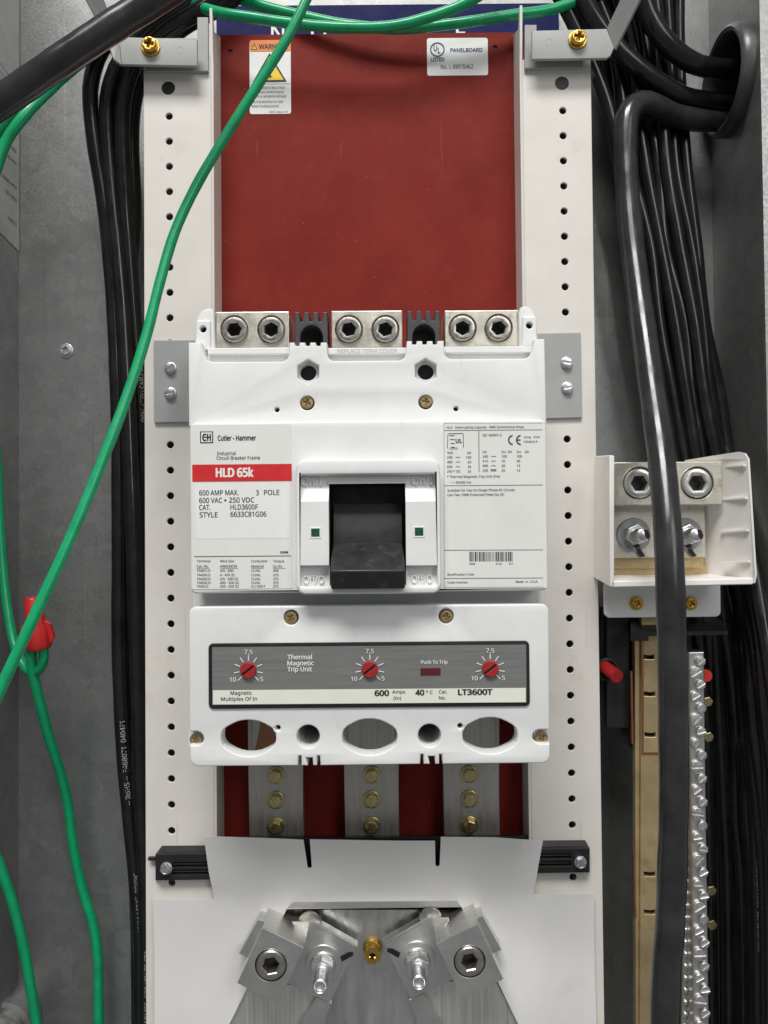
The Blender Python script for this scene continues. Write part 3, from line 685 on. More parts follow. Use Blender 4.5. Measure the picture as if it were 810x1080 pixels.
xa2, xb2 = P(348, 600, yh).x, P(427.5, 600, yh).x; xa3, xb3 = P(351, 573, -0.082).x, P(424.5, 573, -0.082).x
inn = lambda i: 0 if i in (0, 4) else 1
A = [((xa3 if inn(i) else xa2), yy, z) for i, (z, yy) in enumerate(hz)]; B = [((xb3 if inn(i) else xb2), yy, z) for i, (z, yy) in enumerate(hz)]
g = G(); g.loft(A, B); hd = g.build('toggle_handle', 'handle_black', brk)
mo = hd.modifiers.new('edge', 'BEVEL'); mo.width = 0.0009; mo.segments = 2; mo.limit_method = 'ANGLE'
# lower trip unit cover
notch = lambda x: [(x + 12, 807.6), (x + 11.2, 797.5), (x + 8.4, 797.5), (x + 8.2, 807.6), (x + 4.2, 807.6), (x + 3.6, 799.5), (x - 3.4, 799.5), (x - 1.6, 807.7), (x - 8, 807.7), (x - 8.4, 797.5), (x - 11.2, 797.5), (x - 12, 807.7)]
def corner(cx, cy, r, a0, a1): return [(cx + r * math.cos(math.radians(a0 + (a1 - a0) * k / 6)), cy + r * math.sin(math.radians(a0 + (a1 - a0) * k / 6))) for k in range(7)]
o_ = corner(206.5, 647.5, 7.5, 180, 270) + corner(571, 645, 8, -90, 0)
o_ += [(579.8, 769.5), (568, 769.8)] + corner(569, 777, 7.2, -100, -260) + [(570, 784.4), (580.2, 784.6)] + corner(571.5, 796, 9, 0, 90)
o_ += [(480, 806)] + [(x, z - 1.5) for x, z in notch(455)] + notch(326)
o_ += corner(209.5, 799, 9.5, 90, 180) + [(200, 786), (208, 786)] + corner(207.5, 779, 7.2, 80, -80) + [(208, 771.6), (199.6, 771.6)]
def eye(cx, cy):
    o = []
    for sx, sy in ((1, 1), (-1, 1), (-1, -1), (1, -1)):
        q = [(29, 0), (28.6, 4), (27, 8), (23.5, 11.4), (17, 15), (11, 17.6), (5, 18.8)]
        if sx * sy < 0: q = [(0, 19)] + q[::-1][:-1]
        o += [(cx + sx * a, cy + sy * b) for a, b in q]
    return o
eyes = [eye(262, 778.6), eye(390, 777.4), eye(517, 776)]
tr = thing
g = G(); g.plate([pl(o_, YF)] + [pl(e, YF) for e in eyes] + [cw(325, 777, 12, YF), cw(453, 776, 12, YF), cw(293, 768, 2.7, YF, 14), cw(485.4, 766, 2.7, YF, 14), cw(307, 651.4, 7.8, YF, 24), cw(470.6, 650, 7.8, YF, 24)], YF, 0.013, 0.0012, res=2)
trip = g.build('trip_unit', 'white_plastic', brk)
for x, yp in ((307, 651.4), (470.6, 650)): inst(ms_bronze, 'screw', trip, P(x, yp, YF + 0.003), random.random())
for x, yp in ((207, 779), (571, 777)): inst(ms_bronze, 'screw', trip, P(x, yp, YF + 0.006), random.random(), 0.95)
for x, yp in ((207, 779), (571, 777)):
    g = G(); g.plate([rr(x - 8, yp - 9, x + 8, yp + 9, 1, YF + 0.0075)], YF + 0.0075, 0.005, 0); g.build('screw_seat', 'white_plastic', trip)
for x, yp in ((293, 768), (485.4, 766)):
    g = G(); g.plate([cw(x, yp, 4, YF + 0.006, 14)], YF + 0.006, 0.001); g.build('pin_hole_shade', 'shade_and_ink_black', trip)  # black disc behind each small hole, painted as its shade
for x, yp in ((325, 777), (453, 776)):
    cx, cz = XZ(x, yp, YF); r = 12 * S(YF); g = G()
    g.lathe([(r + 0.0015, YF + 0.0128), (r + 0.0002, YF + 0.0128), (r, YF + 0.052), (0.0, YF + 0.052)], (cx, 0, cz)); g.build('access_tube', 'grey_plastic', trip)
for x in (309.5, 338, 437, 466):
    y = YF + 0.0132; a = P(x, 750, y); b = P(x + 1.6, 804, y); g = G(); g.box((a.x, y, b.z), (b.x, 0.006, a.z)); g.build('shade_partition', 'white_plastic', trip)  # unseen walls added to keep side light out of the oval openings
yP = YF - 0.0012
g = G(); g.plate([rr(220.5, 677.5, 558, 746, 5, yP)], yP, 0.0012, 0.0004, res=2); g.build('faceplate_surround', 'black_plastic', trip)
y = yP - 0.0004; g = G(); g.plate([rr(224.5, 681.5, 554.5, 742, 0.5, y)], y, 0.0004); fp = g.build('trip_faceplate', 'grey_face', trip)
y -= 0.0002; g = INK()
g.flat(pl([(224.5, 728), (554.5, 725.4), (554.5, 740.6), (224.5, 743)], y), y, 1); y2 = y - 0.0002
dials = ((262, 706.5), (390, 705.6), (517, 705))
for cx_, cy_ in dials:
    for k in range(9):
        if k in ():
            continue
        a = math.radians(-45 + 270 * k / 8 * 1.0); a = math.radians(-46 + k * 34.0)
        if math.sin(a) < -0.8: continue
        line(g, cx_ + 9.6 * math.cos(a), cy_ - 9.6 * math.sin(a), cx_ + 15.6 * math.cos(a), cy_ - 15.6 * math.sin(a), 1.0, y2, 2)
    text(g, '7.5', cx_, cy_ - 16.6, 4.6, y2, center=True, mi=2, bold=0.01); text(g, '10', cx_ - 16.5, cy_ + 12.6, 4.6, y2, center=True, mi=2, bold=0.01); text(g, '5', cx_ + 14, cy_ + 12.2, 4.6, y2, center=True, mi=2, bold=0.01)
for s, yb, x1 in (('Thermal', 695.4, 329), ('Magnetic', 701.8, 331), ('Trip Unit', 708.2, 329)): text(g, s, 303, yb, 4.7, y2, x1, bold=0.02, mi=2)
text(g, 'Push To Trip', 444, 700.2, 3.8, y2, 472, bold=0.015, mi=2)
text(g, 'Magnetic', 243, 732.8, 3.8, y2, 265.6, bold=0.01); text(g, 'Multiples Of In', 233, 739.2, 3.8, y2, 271, bold=0.01)
text(g, '600', 395, 733.8, 5.6, y2, 410.4, bold=0.035); text(g, 'Amps', 413.6, 731.4, 3.3, y2, 427.4); text(g, '(In)', 415, 738, 3.3, y2, 423)
text(g, '40', 438, 733.2, 5.6, y2, 447.6, bold=0.035); text(g, 'o', 449.4, 730.4, 3.2, y2, 451.6); text(g, 'C', 453.4, 732, 3.6, y2, 456.6); text(g, 'Cat.', 463, 731.4, 3.5, y2, 471.4); text(g, 'No.', 463, 737.8, 3.5, y2, 470)
text(g, 'LT3600T', 483, 732.8, 5.6, y2, 519.4, bold=0.035)
for q in range(9): pass
g.build('printed_text', ['ink_black', 'paper_cream', 'ink_white'], trip)
gd = G(); s_ = S(yP); gd.plate([cm(0, 0, 8.4 * s_)], -0.0010, 0.0012, 0.0002)
gd.plate([seg(8.2 * s_, 1.2 * s_, 1), seg(8.2 * s_, 1.2 * s_, -1)], -0.0022, 0.0012, 0.0003)
gd.plate([rrm(0, 0, 7.2 * s_, 1.3 * s_, 0)], -0.00125, 0.0003, 0, 1)
md = gd.mesh('dial', ['dial_red', 'black_plastic'])
for a, b in dials: inst(md, 'dial', trip, P(a, b, yP - 0.0004), math.radians(-38))
g = G(); g.plate([rr(443.6, 704.6, 464.6, 712, 0.5, yP - 0.0010)], yP - 0.0010, 0.001, 0.0002); g.build('push_button', 'ink_darkred', trip)

# mounting tabs beside the breaker
for L in (True, False):
    y = -0.0025
    t = thing('mounting_tab', 'grey steel mounting tab with two slotted screws at the breaker ' + ('left side' if L else 'right side'), 'mounting tab', 181 if L else 592, 400, -0.0002, 'mounting tabs beside the breaker')
    g = G(); q = [(162, 358.5), (216, 358.3), (217, 445), (162.5, 445.8)] if L else [(560, 351.5), (612.5, 350.5), (614, 440.5), (560, 442)]
    g.plate([pl(q, y)], y, 0.0023, 0.0005); g.build('tab_plate', 'grey_paint', t)
    for x, yp in (((180, 388.5), (180, 415)) if L else ((597.5, 383), (598, 409.3))): inst(ms_zinc, 'screw', t, P(x, yp, y), random.choice((-0.2, -0.75, 0.1)))

# ================================================================== line busbars under the breaker
for i, (x0, x1, bx, w_) in enumerate(((262, 320, 291, 'leftmost'), (363, 421, 392, 'middle'), (467.5, 527, 495, 'rightmost'))):
    y = 0.008
    t = thing('busbar', w_ + ' of three flat grey busbars below the breaker, with bolts', 'busbar', (x0 + x1) / 2, 884, 0.02, 'busbars below the breaker')
    g = G(); g.plate([pl([(x0 - 1, 740), (x1, 740), (x1 - 0.5, 830), (x1 + 0.5, 910), (x0 + 1.5, 910), (x0, 830)], y)], y, 0.008, 0.0005); g.plate([rr(x0 + 4, 748, x1 - 4, 806, 0, 0.0)], 0.0, 0.0078, 0.0006)
    g.build('bar', 'busbar', t)
    if i == 0:
        g = G(); g.plate([pl([(267, 801), (276, 757), (289, 757), (291, 801)], -0.004)], -0.004, 0.0035, 0.0004); g.build('copper_tab', 'copper', t)
    for yp in (817.3, 843.5, 870.8): inst(ms_bolt, 'bolt', t, P(bx, yp - i * 0.6, y), random.random())
g = G(); g.plate([pl([(232, 884), (560, 882), (560, 960), (232, 960)], 0.004)], 0.004, 0.003, 0.0003)
g.plate([pl([(244, 938), (300, 938), (300, 945), (244, 945)], 0.007)], 0.007, 0.019, 0); g.plate([pl([(330, 938), (455, 938), (455, 945), (330, 945)], 0.007)], 0.007, 0.019, 0)
tag(g.build('insulator_strip', 'black_plastic'), 'black insulator strip showing through slots of the white sheet', 'insulator')

# ================================================================== white insulating sheet
def inside(p, lp):
    c = False; n = len(lp); x, z = p
    for i in range(n):
        (a, b), (e, f) = lp[i], lp[i - 1]
        if (b > z) != (f > z) and x < (e - a) * (z - b) / (f - b) + a: c = not c
    return c
def dens(lp, d):
    o = []
    for i in range(len(lp)):
        a, b = Vector(lp[i]), Vector(lp[(i + 1) % len(lp)]); n = max(1, int((b - a).length / d))
        o += [tuple(a.lerp(b, k / n)) for k in range(n)]
    return o
ys = -0.0045
outer = [(219, 875.5), (321.4, 880.5), (325, 912), (326.5, 913), (328.5, 912.6), (329.5, 911), (328, 880), (457.6, 879.6), (458.6, 908), (460, 910), (461.8, 910), (463, 908), (463.6, 875.2), (520, 876.8), (569.8, 881.5), (566.3, 909), (562.6, 943.6),
         (626, 941.5), (627.5, 1010), (632, 1260), (566, 1260), (566, 1120), (486.5, 956.5), (302.5, 958.5), (222, 1120), (222, 1260), (166, 1260), (163, 1010), (161, 948.8), (226.3, 947.6), (222, 915)]
lp = dens(pl(outer, ys), 0.006)
xs = [a for a, b in lp]; zs = [b for a, b in lp]; pts = []; st_ = 0.007
xx = min(xs)
while xx < max(xs):
    zz = min(zs)
    while zz < max(zs):
        p = (xx + random.uniform(-1, 1) * 0.001, zz + random.uniform(-1, 1) * 0.001)
        if inside(p, lp) and min((p[0] - a) ** 2 + (p[1] - b) ** 2 for a, b in lp) > 0.0028 ** 2: pts.append(p)
        zz += st_
    xx += st_
allp = [Vector(p) for p in lp] + [Vector(p) for p in pts]; ne = len(lp)
V, E, Fc, *_ = delaunay_2d_cdt(allp, [(i, (i + 1) % ne) for i in range(ne)], [], 0, 1e-7)
zc0 = P(390, 945, ys).z
def wave(x, z):
    up = max(0, z - zc0) / 0.04
    return ys - 0.0098 * up * (1 if True else 0) - 0.0010 * math.sin(x * 38 + 1.0) * min(1.0, abs(z - zc0) / 0.03) - 0.0008 * math.sin(z * 60 + x * 25)
g = G(); g.v = [Vector((v.x, wave(v.x, v.y), v.y)) for v in V]; nb = len(V)
g.v += [v + Vector((0, 0.0006, 0)) for v in g.v]
edges = {}
for f in Fc:
    c = sum((V[i] for i in f), Vector((0, 0))) / len(f)
    if not inside(c, lp): continue
    g.f.append(list(f)); g.m.append(0); g.f.append([i + nb for i in reversed(f)]); g.m.append(0)
    for a, b in zip(f, list(f[1:]) + [f[0]]): edges[(min(a, b), max(a, b))] = edges.get((min(a, b), max(a, b)), 0) + 1
for (a, b), c in edges.items():
    if c == 1: g.f.append([a, b, b + nb, a + nb]); g.m.append(0)
sheet = thing('insulating_sheet', 'white flexible plastic insulating sheet below the breaker', 'insulating sheet', 390, 1080, ys)
g.build('sheet_body', 'sheet_white', sheet, ang=50)
# folded lip along the cut-out
g = G(); q = [P(302.5, 958.5, -0.0046), P(486.5, 956.5, -0.0046), P(482, 950, -0.010), P(309, 951.5, -0.010)]
g.loft(q, [v + Vector((0, 0.0008, -0.0006)) for v in q]); g.build('folded_lip', 'sheet_white', sheet)

# black end blocks
for L in (True, False):
    t = thing('end_block', 'black plastic slotted block with zinc screw on the ' + ('left rail' if L else 'right rail'), 'end block', 192 if L else 595, 925, -0.0005, 'black slotted blocks on the rails')
    x0, x1, ya, yb_ = (164, 228, 901, 928.5) if L else (562, 622, 895.5, 921)
    y = -0.0065; g = G()
    s1 = [rr(x0 + 18, ya + 8.5, x1 - 1.5, ya + 13.5, 0, y), rr(x0 + 18, ya + 16.5, x1 - 1.5, ya + 21.5, 0, y)] if L else [rr(x0 + 1.5, ya + 5, x1 - 20, ya + 10, 0, y), rr(x0 + 1.5, ya + 13, x1 - 20, ya + 18, 0, y)]
    g.plate([pl([(x0, ya), (x1, ya - 1), (x1, yb_ - 1), (x0, yb_)], y)] + s1, y, 0.004, 0.0004)
    lo = [(x0, ya), (x1, ya - 1), (x1, yb_ - 1), (x0, yb_)]
    hi = [(x0 + (7 if L else -2), ya - 9), (x1 + (-5 if not L else 0), ya - 9.5), (x1, yb_ - 2), (x0, yb_ - 1)]
    g.pxloft(lo, y + 0.004, hi, -0.0003)
    g.build('block_body', 'black_plastic', t)
    for k, lpx in enumerate(s1):
        g = G(); cx = sum(a for a, b in lpx) / 4; cz = sum(b for a, b in lpx) / 4; w2 = max(a for a, b in lpx) - cx
        g.box((cx - w2, y + 0.0015, cz - 0.0004), (cx + w2, y + 0.003, cz + 0.0004)); g.build('slot_rib', 'dark_plastic_and_shade', t)
    inst(ms_clip, 'screw', t, P(175.5 if L else 612, 915.3 if L else 909, y), 0.3)
    if L:
        g = G(); g.box(tuple(P(158, 907, 0)) [:1] + (-0.004,) + (P(158, 907, -0.003).z,), (P(165, 904, -0.003).x, -0.0015, P(158, 904, -0.003).z)); g.build('side_pin', 'black_plastic', t)

# ================================================================== main lug assembly at the bottom
y = 0.004
bus = thing('aluminium_bus', 'wide scratched aluminium bus plate with vertical bars at the bottom', 'bus plate', 390, 1085, 0.02)
g = G(); g.plate([pl([(290, 952), (498, 950), (580, 1120), (580, 1260), (205, 1260), (205, 1120)], y)], y, 0.006, 0.0004); g.build('bus_plate', 'mirror_plate', bus)
for M_ in (False, True):
    mx = (lambda p: (781 - p[0], p[1] - 4)) if M_ else (lambda p: p)
    g = G(); g.plate([pl([mx(p) for p in ((262, 1030), (350, 1048), (332, 1120), (332, 1260), (214, 1260), (214, 1120))], -0.001)], -0.001, 0.0045, 0.0004); g.build('vertical_bar', 'brushed', bus)
inst(ms_bus, 'screw', bus, P(393, 1000, y), 0.1)
def lug(M_):
    mx = (lambda p: (781 - p[0], p[1] - 4)) if M_ else (lambda p: p)
    t = thing('cable_lug', 'tilted aluminium cable lug with stud at the bottom, ' + ('right of the brass screw' if M_ else 'left of the brass screw'), 'cable lug', *mx((310, 1055)), -0.001, 'tilted cable lugs at the bottom')
    q = lambda L_, yy: pl([mx(p) for p in L_], yy)
    # tongue
    yt = -0.0085; g = G(); g.plate([q([(308, 972), (330, 971.5), (377, 998), (347.5, 1058), (300, 1036)], yt)], yt, 0.0075, 0.0005); g.build('tongue', 'aluminium', t)
    # clamp block
    yb_ = -0.031; g = G(); ctr = mx((285.6, 1018.4))
    g.plate([q([(277, 978), (321, 999.5), (293, 1059), (250, 1037)], yb_), cw(*ctr, 16.6, yb_)], yb_, 0.0298, 0.0005)
    g.build('clamp_block', 'aluminium', t); inst(ms_set3, 'set_screw', t, P(*ctr, yb_ - 0.0008), 0.35)
    g = G(); g.plate([q([(272, 970), (282, 972), (262, 1010), (252, 1006)], yb_ + 0.014)], yb_ + 0.014, 0.014, 0.0004); g.build('side_plate', 'aluminium', t)
    # bottom strap
    g = G(); g.plate([q([(334, 1052), (349.5, 1058.5), (339, 1086), (312, 1086), (325, 1066)], -0.0055)], -0.0055, 0.0042, 0.0004, res=2); g.build('strap', 'aluminium', t)
    # washer stack, nut, stud
    c = P(*mx((341, 1016)), yt); cw_ = (c.x, 0, c.z); g = G()
    g.lathe([(0.0, yt - 0.0018), (0.0105, yt - 0.0018), (0.0122, yt - 0.0012), (0.0124, yt + 0.0001)], cw_); g.build('washer', 'aluminium', t, ang=30)
    g = G(); g.lathe([(0.0, yt - 0.0038), (0.0080, yt - 0.0038), (0.0086, yt - 0.0030), (0.0086, yt - 0.0017)], cw_); g.build('lock_washer', 'zinc', t, ang=30)
    g = G(); g.plate([[(c.x + a, c.z + b) for a, b in hexm(0.0080)]], yt - 0.0118, 0.0082, 0.0006); g.build('nut', 'zinc', t)
    g = G(); g.lathe([(0.0034, yt - 0.024), (0.0034, yt - 0.0268), (0.0040, yt - 0.0272), (0.0046, yt - 0.0266)] + [(0.0046 if k % 2 else 0.00445, yt - 0.0262 + k * 0.0007) for k in range(20)] + [(0.0046, yt - 0.0117)], cw_, n=28)
    g.lathe([(0.0035, yt - 0.0242), (0.0, yt - 0.0242)], cw_, n=28); g.build('stud', 'zinc', t, ang=60)
    g = G(); p0 = mx((356, 1012)); p1 = mx((371, 1003))
    g.plate([pl([mx(p) for p in ((357, 1010), (367, 1004.5), (372, 1004), (373, 1007.6), (362, 1013.6), (358, 1015))], yt - 0.00025)], yt - 0.00025, 0.0002); g.build('ink_mark', 'shade_and_ink_black', t)
    g = G(); c2 = P(*mx((327, 972)), -0.004); g.plate([cm(c2.x, c2.z, 0.0078)], -0.006, 0.0045, 0.0005); g.build('keeper_disc', 'steel', t)
    g = G()
    for k in range(15):
        a = mx((337 + k * 2.6, 979 + k * 1.42)); cc = P(*a, yt - 0.0002); g.box((cc.x - 0.0004, yt - 0.0002, cc.z - 0.0002), (cc.x + 0.0004, yt, cc.z + 0.0002))
    g.build('stamped_line', 'ink_grey', t)
lug(False); lug(True)

# ================================================================== neutral lug in its white shield
nb_ = thing('neutral_shield', 'open white plastic shield box around the double lug, right side', 'shield', 712, 650, 0.0)
yf_, yk = -0.040, 0.0
def wall(name, a, b, mat='ivory_plastic', bev=0.0006):
    g = G(); g.pxloft(a, yf_, b, yk); o = g.build(name, mat, nb_); m_ = o.modifiers.new('edge', 'BEVEL'); m_.width = bev; m_.segments = 2; m_.limit_method = 'ANGLE'; return o
wall('side_wall', [(643, 480), (648, 480.6), (648, 619), (643, 619)], [(627.5, 481), (632, 481), (631, 609), (626, 609)])
# right wall, flared, with a rounded top corner
g = G()
prof = [(0.0, 484, 763), (0.0, 606, 745)]
A = [P(783.5, 480, yf_), P(787.5, 484, yf_), P(796.5, 612, yf_), P(793, 617, yf_)]
def slab(g, quad, n):
    g.loft(quad, [Vector(v) + n for v in quad])
q = [P(722, 485.5, 0.0), P(752, 480.5, -0.020), P(778, 476.6, -0.038), P(785, 478.2, -0.040), P(788.6, 484, -0.040), P(796.2, 606, -0.040), P(794.5, 615, -0.040), P(744, 607, 0.0)]
g.loft(q, [v + Vector((0.0016, 0.0008, 0)) for v in q]); rwl = g.build('side_wall', 'ivory_plastic', nb_)
for yp in (491.5, 526, 560, 593):
    g = G(); a = P(763, yp + 1, -0.022); b = P(787 + (yp - 491) * 0.05, yp - 1, -0.040)
    g.loft([a + Vector((0, 0, .0009)), b + Vector((0, 0, .0009)), b + Vector((0, 0, -.0009)), a + Vector((0, 0, -.0009))], [v + Vector((-0.0022, -0.0006, 0)) for v in (a + Vector((0, 0, .0006)), b + Vector((0, 0, .0006)), b + Vector((0, 0, -.0006)), a + Vector((0, 0, -.0006)))]); g.build('rib', 'ivory_plastic', rwl)
wall('floor_wall', [(645, 613), (795, 610), (794.5, 616.5), (645, 619.5)], [(630, 606), (746, 605), (746, 609), (630, 610)])
g = G(); g.plate([rr(640, 597, 748, 612, 1, 0.001)], 0.001, 0.002); g.build('back_web', 'ivory_plastic', nb_)
g = G(); g.plate([rr(637.5, 612, 760, 651, 6, -0.003)], -0.003, 0.003, 0.0006); fl = g.build('flange_plate', 'white_plastic', nb_)
for x, yp in ((671, 636), (728, 636)): inst(ms_ncl, 'screw', fl, P(x, yp, -0.0031), random.random())
nl = thing('neutral_lug', 'double aluminium cable lug with two studs inside the white shield', 'cable lug', 700, 600, 0.0)
y = -0.028; g = G()
g.plate([rr(640, 487, 762, 533, 0.8, y), cw(674.5, 509.5, 17.2, y), cw(735.5, 509.3, 17.2, y)], y, 0.028, 0.0006); lb = g.build('lug_block', 'tinned', nl)
for x, yp in ((674.5, 509.5), (735.5, 509.3)): inst(ms_set2, 'set_screw', lb, P(x, yp, y - 0.0018), 0.5)
y = -0.014; g = G(); g.plate([rr(640, 528, 744, 588, 0.6, y)], y, 0.010, 0.0005); g.plate([rr(650, 531, 680, 541, 1, y - 0.0006)], y - 0.0006, 0.001, 0.0003); g.build('lug_tongue', 'tinned', nl)
for i, x in enumerate((668, 722)):
    c = P(x, 564, y); cw_ = (c.x, 0, c.z)
    g = G(); g.lathe([(0.0, y - 0.0016), (0.0108, y - 0.0016), (0.0112, y - 0.0012), (0.0112, y + 0.0001)], cw_); g.build('washer', 'grey_washer', nl, ang=30)
    g = G(); g.plate([[(c.x + a, c.z + b) for a, b in hexm(0.0072, 0.4)]], y - 0.0078, 0.0062, 0.0007); g.build('nut', 'zinc', nl)
    g = G(); g.lathe([(0.0, y - 0.0205), (0.0034, y - 0.0205), (0.0042, y - 0.0196)] + [(0.0042 if k % 2 else 0.0039, y - 0.0192 + k * 0.0006) for k in range(19)], cw_, n=24); g.build('stud', 'zinc', nl, ang=60)
    g = G(); e = P(x, 564, y)
    g.plate([[(e.x + 0.0002, e.z + 0.0040), (e.x + 0.0030, e.z + 0.0030), (e.x + 0.0042, e.z - 0.0005), (e.x + 0.0030, e.z - 0.0032), (e.x + 0.0012, e.z - 0.0012)]], y - 0.0208, 0.0002)
    g.plate([[(e.x - 0.0030, e.z - 0.0070), (e.x + 0.0005, e.z - 0.0056), (e.x + 0.0022, e.z - 0.0076), (e.x - 0.0008, e.z - 0.0092)]], y - 0.00805, 0.0002)
    g.plate([[(e.x + 0.0010, e.z - 0.0098), (e.x + 0.0036, e.z - 0.0088), (e.x + 0.0072, e.z - 0.0142), (e.x + 0.0040, e.z - 0.0148)]], y - 0.0020, 0.0002)
    g.build('ink_mark', 'ink_maroon', nl)
g = G(); g.plate([rr(646, 586, 742, 599, 0.5, -0.009)], -0.009, 0.008, 0.0004); g.plate([rr(646, 597, 746, 607, 0.5, -0.003)], -0.003, 0.0035, 0.0004); g.build('brass_base', 'brass_bar', nl)

# black carrier behind the neutral bars
nc = thing('neutral_carrier', 'black plastic carrier with red push rivets holding the neutral bars', 'carrier', 700, 780, 0.03)
g = G(); g.plate([pl([(634, 640), (752, 638), (752, 735), (668, 790), (660, 785), (648, 770), (634, 768)], 0.024)], 0.024, 0.006, 0.0006)
g.plate([pl([(640, 650), (664, 650), (664, 768), (640, 768)], 0.019)], 0.019, 0.004, 0.0006)
g.pxloft([(665, 667), (768, 665), (768, 669.5), (684, 671), (684, 676), (665, 676)], -0.004, [(665, 652), (756, 650), (756, 655), (684, 656), (684, 660), (665, 660)], 0.024)
g.build('carrier_body', 'black_plastic', nc)
for (x0, y0_), (x1, y1_), ra in (((636, 702), (651, 713.5), 0.0046), ((738, 711), (744.5, 712.5), 0.0042)):
    a, b = P(x0, y0_, 0.018), P(x1, y1_, 0.002)
    t_ = (b - a).normalized(); N_ = t_.cross(Vector((0, 0, 1))).normalized(); fr = [(N_, t_.cross(N_))] * 2
    g = G(); g.tube(([a, b], fr), ra, 20); g.build('push_rivet', 'red_plastic', nc, ang=40)
g = G(); c = P(640, 706, 0.016); g.lathe([(0.0075, 0.019), (0.0080, 0.016), (0.0068, 0.0145), (0.0058, 0.016), (0.0058, 0.019)], (c.x, 0, c.z)); g.build('rivet_collar', 'bushing_grey', nc, ang=40)

nbar = thing('neutral_bar', 'long vertical brass neutral bar with dark slots beside the thick cable', 'bus bar', 680, 1085, 0.02)
g = G(); y = 0.010
slots = []
for yp, x0 in ((693, 678), (732, 679), (775, 679.5), (922, 679), (962, 679)): slots.append(pl([(x0, yp - 2.4), (x0 + 8, yp - 1.6), (x0 + 12, yp - 2.6), (x0 + 12, yp + 2), (x0 + 8, yp + 2.6), (x0 + 1, yp + 2)], y))
g.plate([pl([(676.5, 648), (712, 648), (712, 1260), (674, 1260), (675.5, 900)], y)] + slots, y, 0.005, 0.0004); g.build('bar', 'brass_bar', nbar)
g = G(); g.plate([pl([(669.5, 664), (675.2, 664), (673.6, 1260), (671, 1260)], y + 0.002)], y + 0.002, 0.006, 0.0005); g.build('edge_strip', 'brass_bar', nbar)
g = G(); g.plate([pl([(676.8, 665), (679, 665), (679, 793), (694, 793), (694, 796), (676.8, 796)], y - 0.0008)], y - 0.0008, 0.0006, 0.0002); g.build('step_edge', 'copper', nbar)
g = G(); g.plate([rr(676, 650, 700, 1250, 0, y + 0.0056)], y + 0.0056, 0.001); g.build('slot_shade', 'shade_and_ink_black', nbar)  # black sheet behind the slots, stands for the shade in them
for (xa_, ya_), (xb_, yb_) in (((666, 708), (667.4, 785)), ((668.5, 892), (670.4, 969))):
    g = G(); g.plate([pl([(xa_ - 1, ya_), (xa_ + 1, ya_), (xb_ + 1, yb_), (xb_ - 1, yb_)], 0.012)], 0.012, 0.003); g.build('copper_strip', 'copper', nbar)

tb = thing('terminal_bar', 'silver terminal bar crowded with slotted screws beside the thick cable', 'terminal bar', 738, 1085, 0.02)
g = G(); y = -0.004
g.plate([pl([(726.5, 688), (742.5, 687.6), (750.5, 1260), (734, 1260)], y)], y, 0.016, 0.0006)
g.plate([pl([(727.5, 692), (741, 692), (747, 1260), (715, 1260)], 0.006)], 0.006, 0.006, 0.0004)
g.build('bar', 'aluminium', tb)
m_b = m_slotted('terminal_screw', 0.0042, 0.0022, 'zinc_dull'); m_s = m_slotted('terminal_screw', 0.0032, 0.0028, 'zinc_dull')
k = 0; yp = 697.0
while yp < 1240:
    t_ = (yp - 690) / 400; base = 734.5 + 5.5 * t_
    q = k % 4
    dx = (3.4, -1.6, 3.0, -2.6)[q]
    inst(m_b if q == 1 else m_s, 'terminal_screw', tb, P(base + dx, yp, y), random.uniform(-1.1, 0.4))
    yp += 12.35; k += 1
md2 = G().lathe([(0.0, -0.0022), (0.0012, -0.0020), (0.0021, -0.0012), (0.0024, 0.0)], n=14).mesh('clamp_screw', ['zinc'], ang=60)
yp = 790.0
while yp < 1240:
    t_ = (yp - 690) / 400
    for dx in (-3.6 - 3.0 * t_, 0.5 - 2.0 * t_): inst(md2, 'clamp_screw', tb, P(729 + dx, yp + (6 if dx > -2 else 0), 0.0055), 0, 0.8)
    yp += 12.7
mn = G().plate([hexm(0.0036)], -0.004, 0.004, 0.0005).mesh('side_nut', ['yellow_zinc'])
for x, yp in ((744.5, 739), (745.5, 776), (748.5, 937), (749, 973)): inst(mn, 'side_nut', tb, P(x, yp, 0.006), 0.3)

# ================================================================== conduit bushing in the right wall
bsh = thing('cable_bushing', 'dark plastic cable bushing in the right enclosure wall', 'bushing', 781, 86, BY)
R1 = BR
g = G(); g.lathe([(R1 + 0.0002, 0.0), (R1 + 0.0002, -0.005), (R1 - 0.001, -0.0085), (R1 - 0.003, -0.0100), (R1 - 0.0055, -0.0092), (R1 - 0.0068, -0.006), (R1 - 0.0070, 0.0), (R1 - 0.0070, 0.03)], (XR, BY, BZ), 'x', 56)
ring = g.build('ring', 'bushing_grey', bsh, ang=50)
g = G(); g.lathe([(R1 - 0.0068, 0.004), (R1 - 0.0068, 0.075), (0.0, 0.075)], (XR, BY, BZ), 'x', 40); g.build('conduit_liner', 'galvanised', bsh, ang=40)

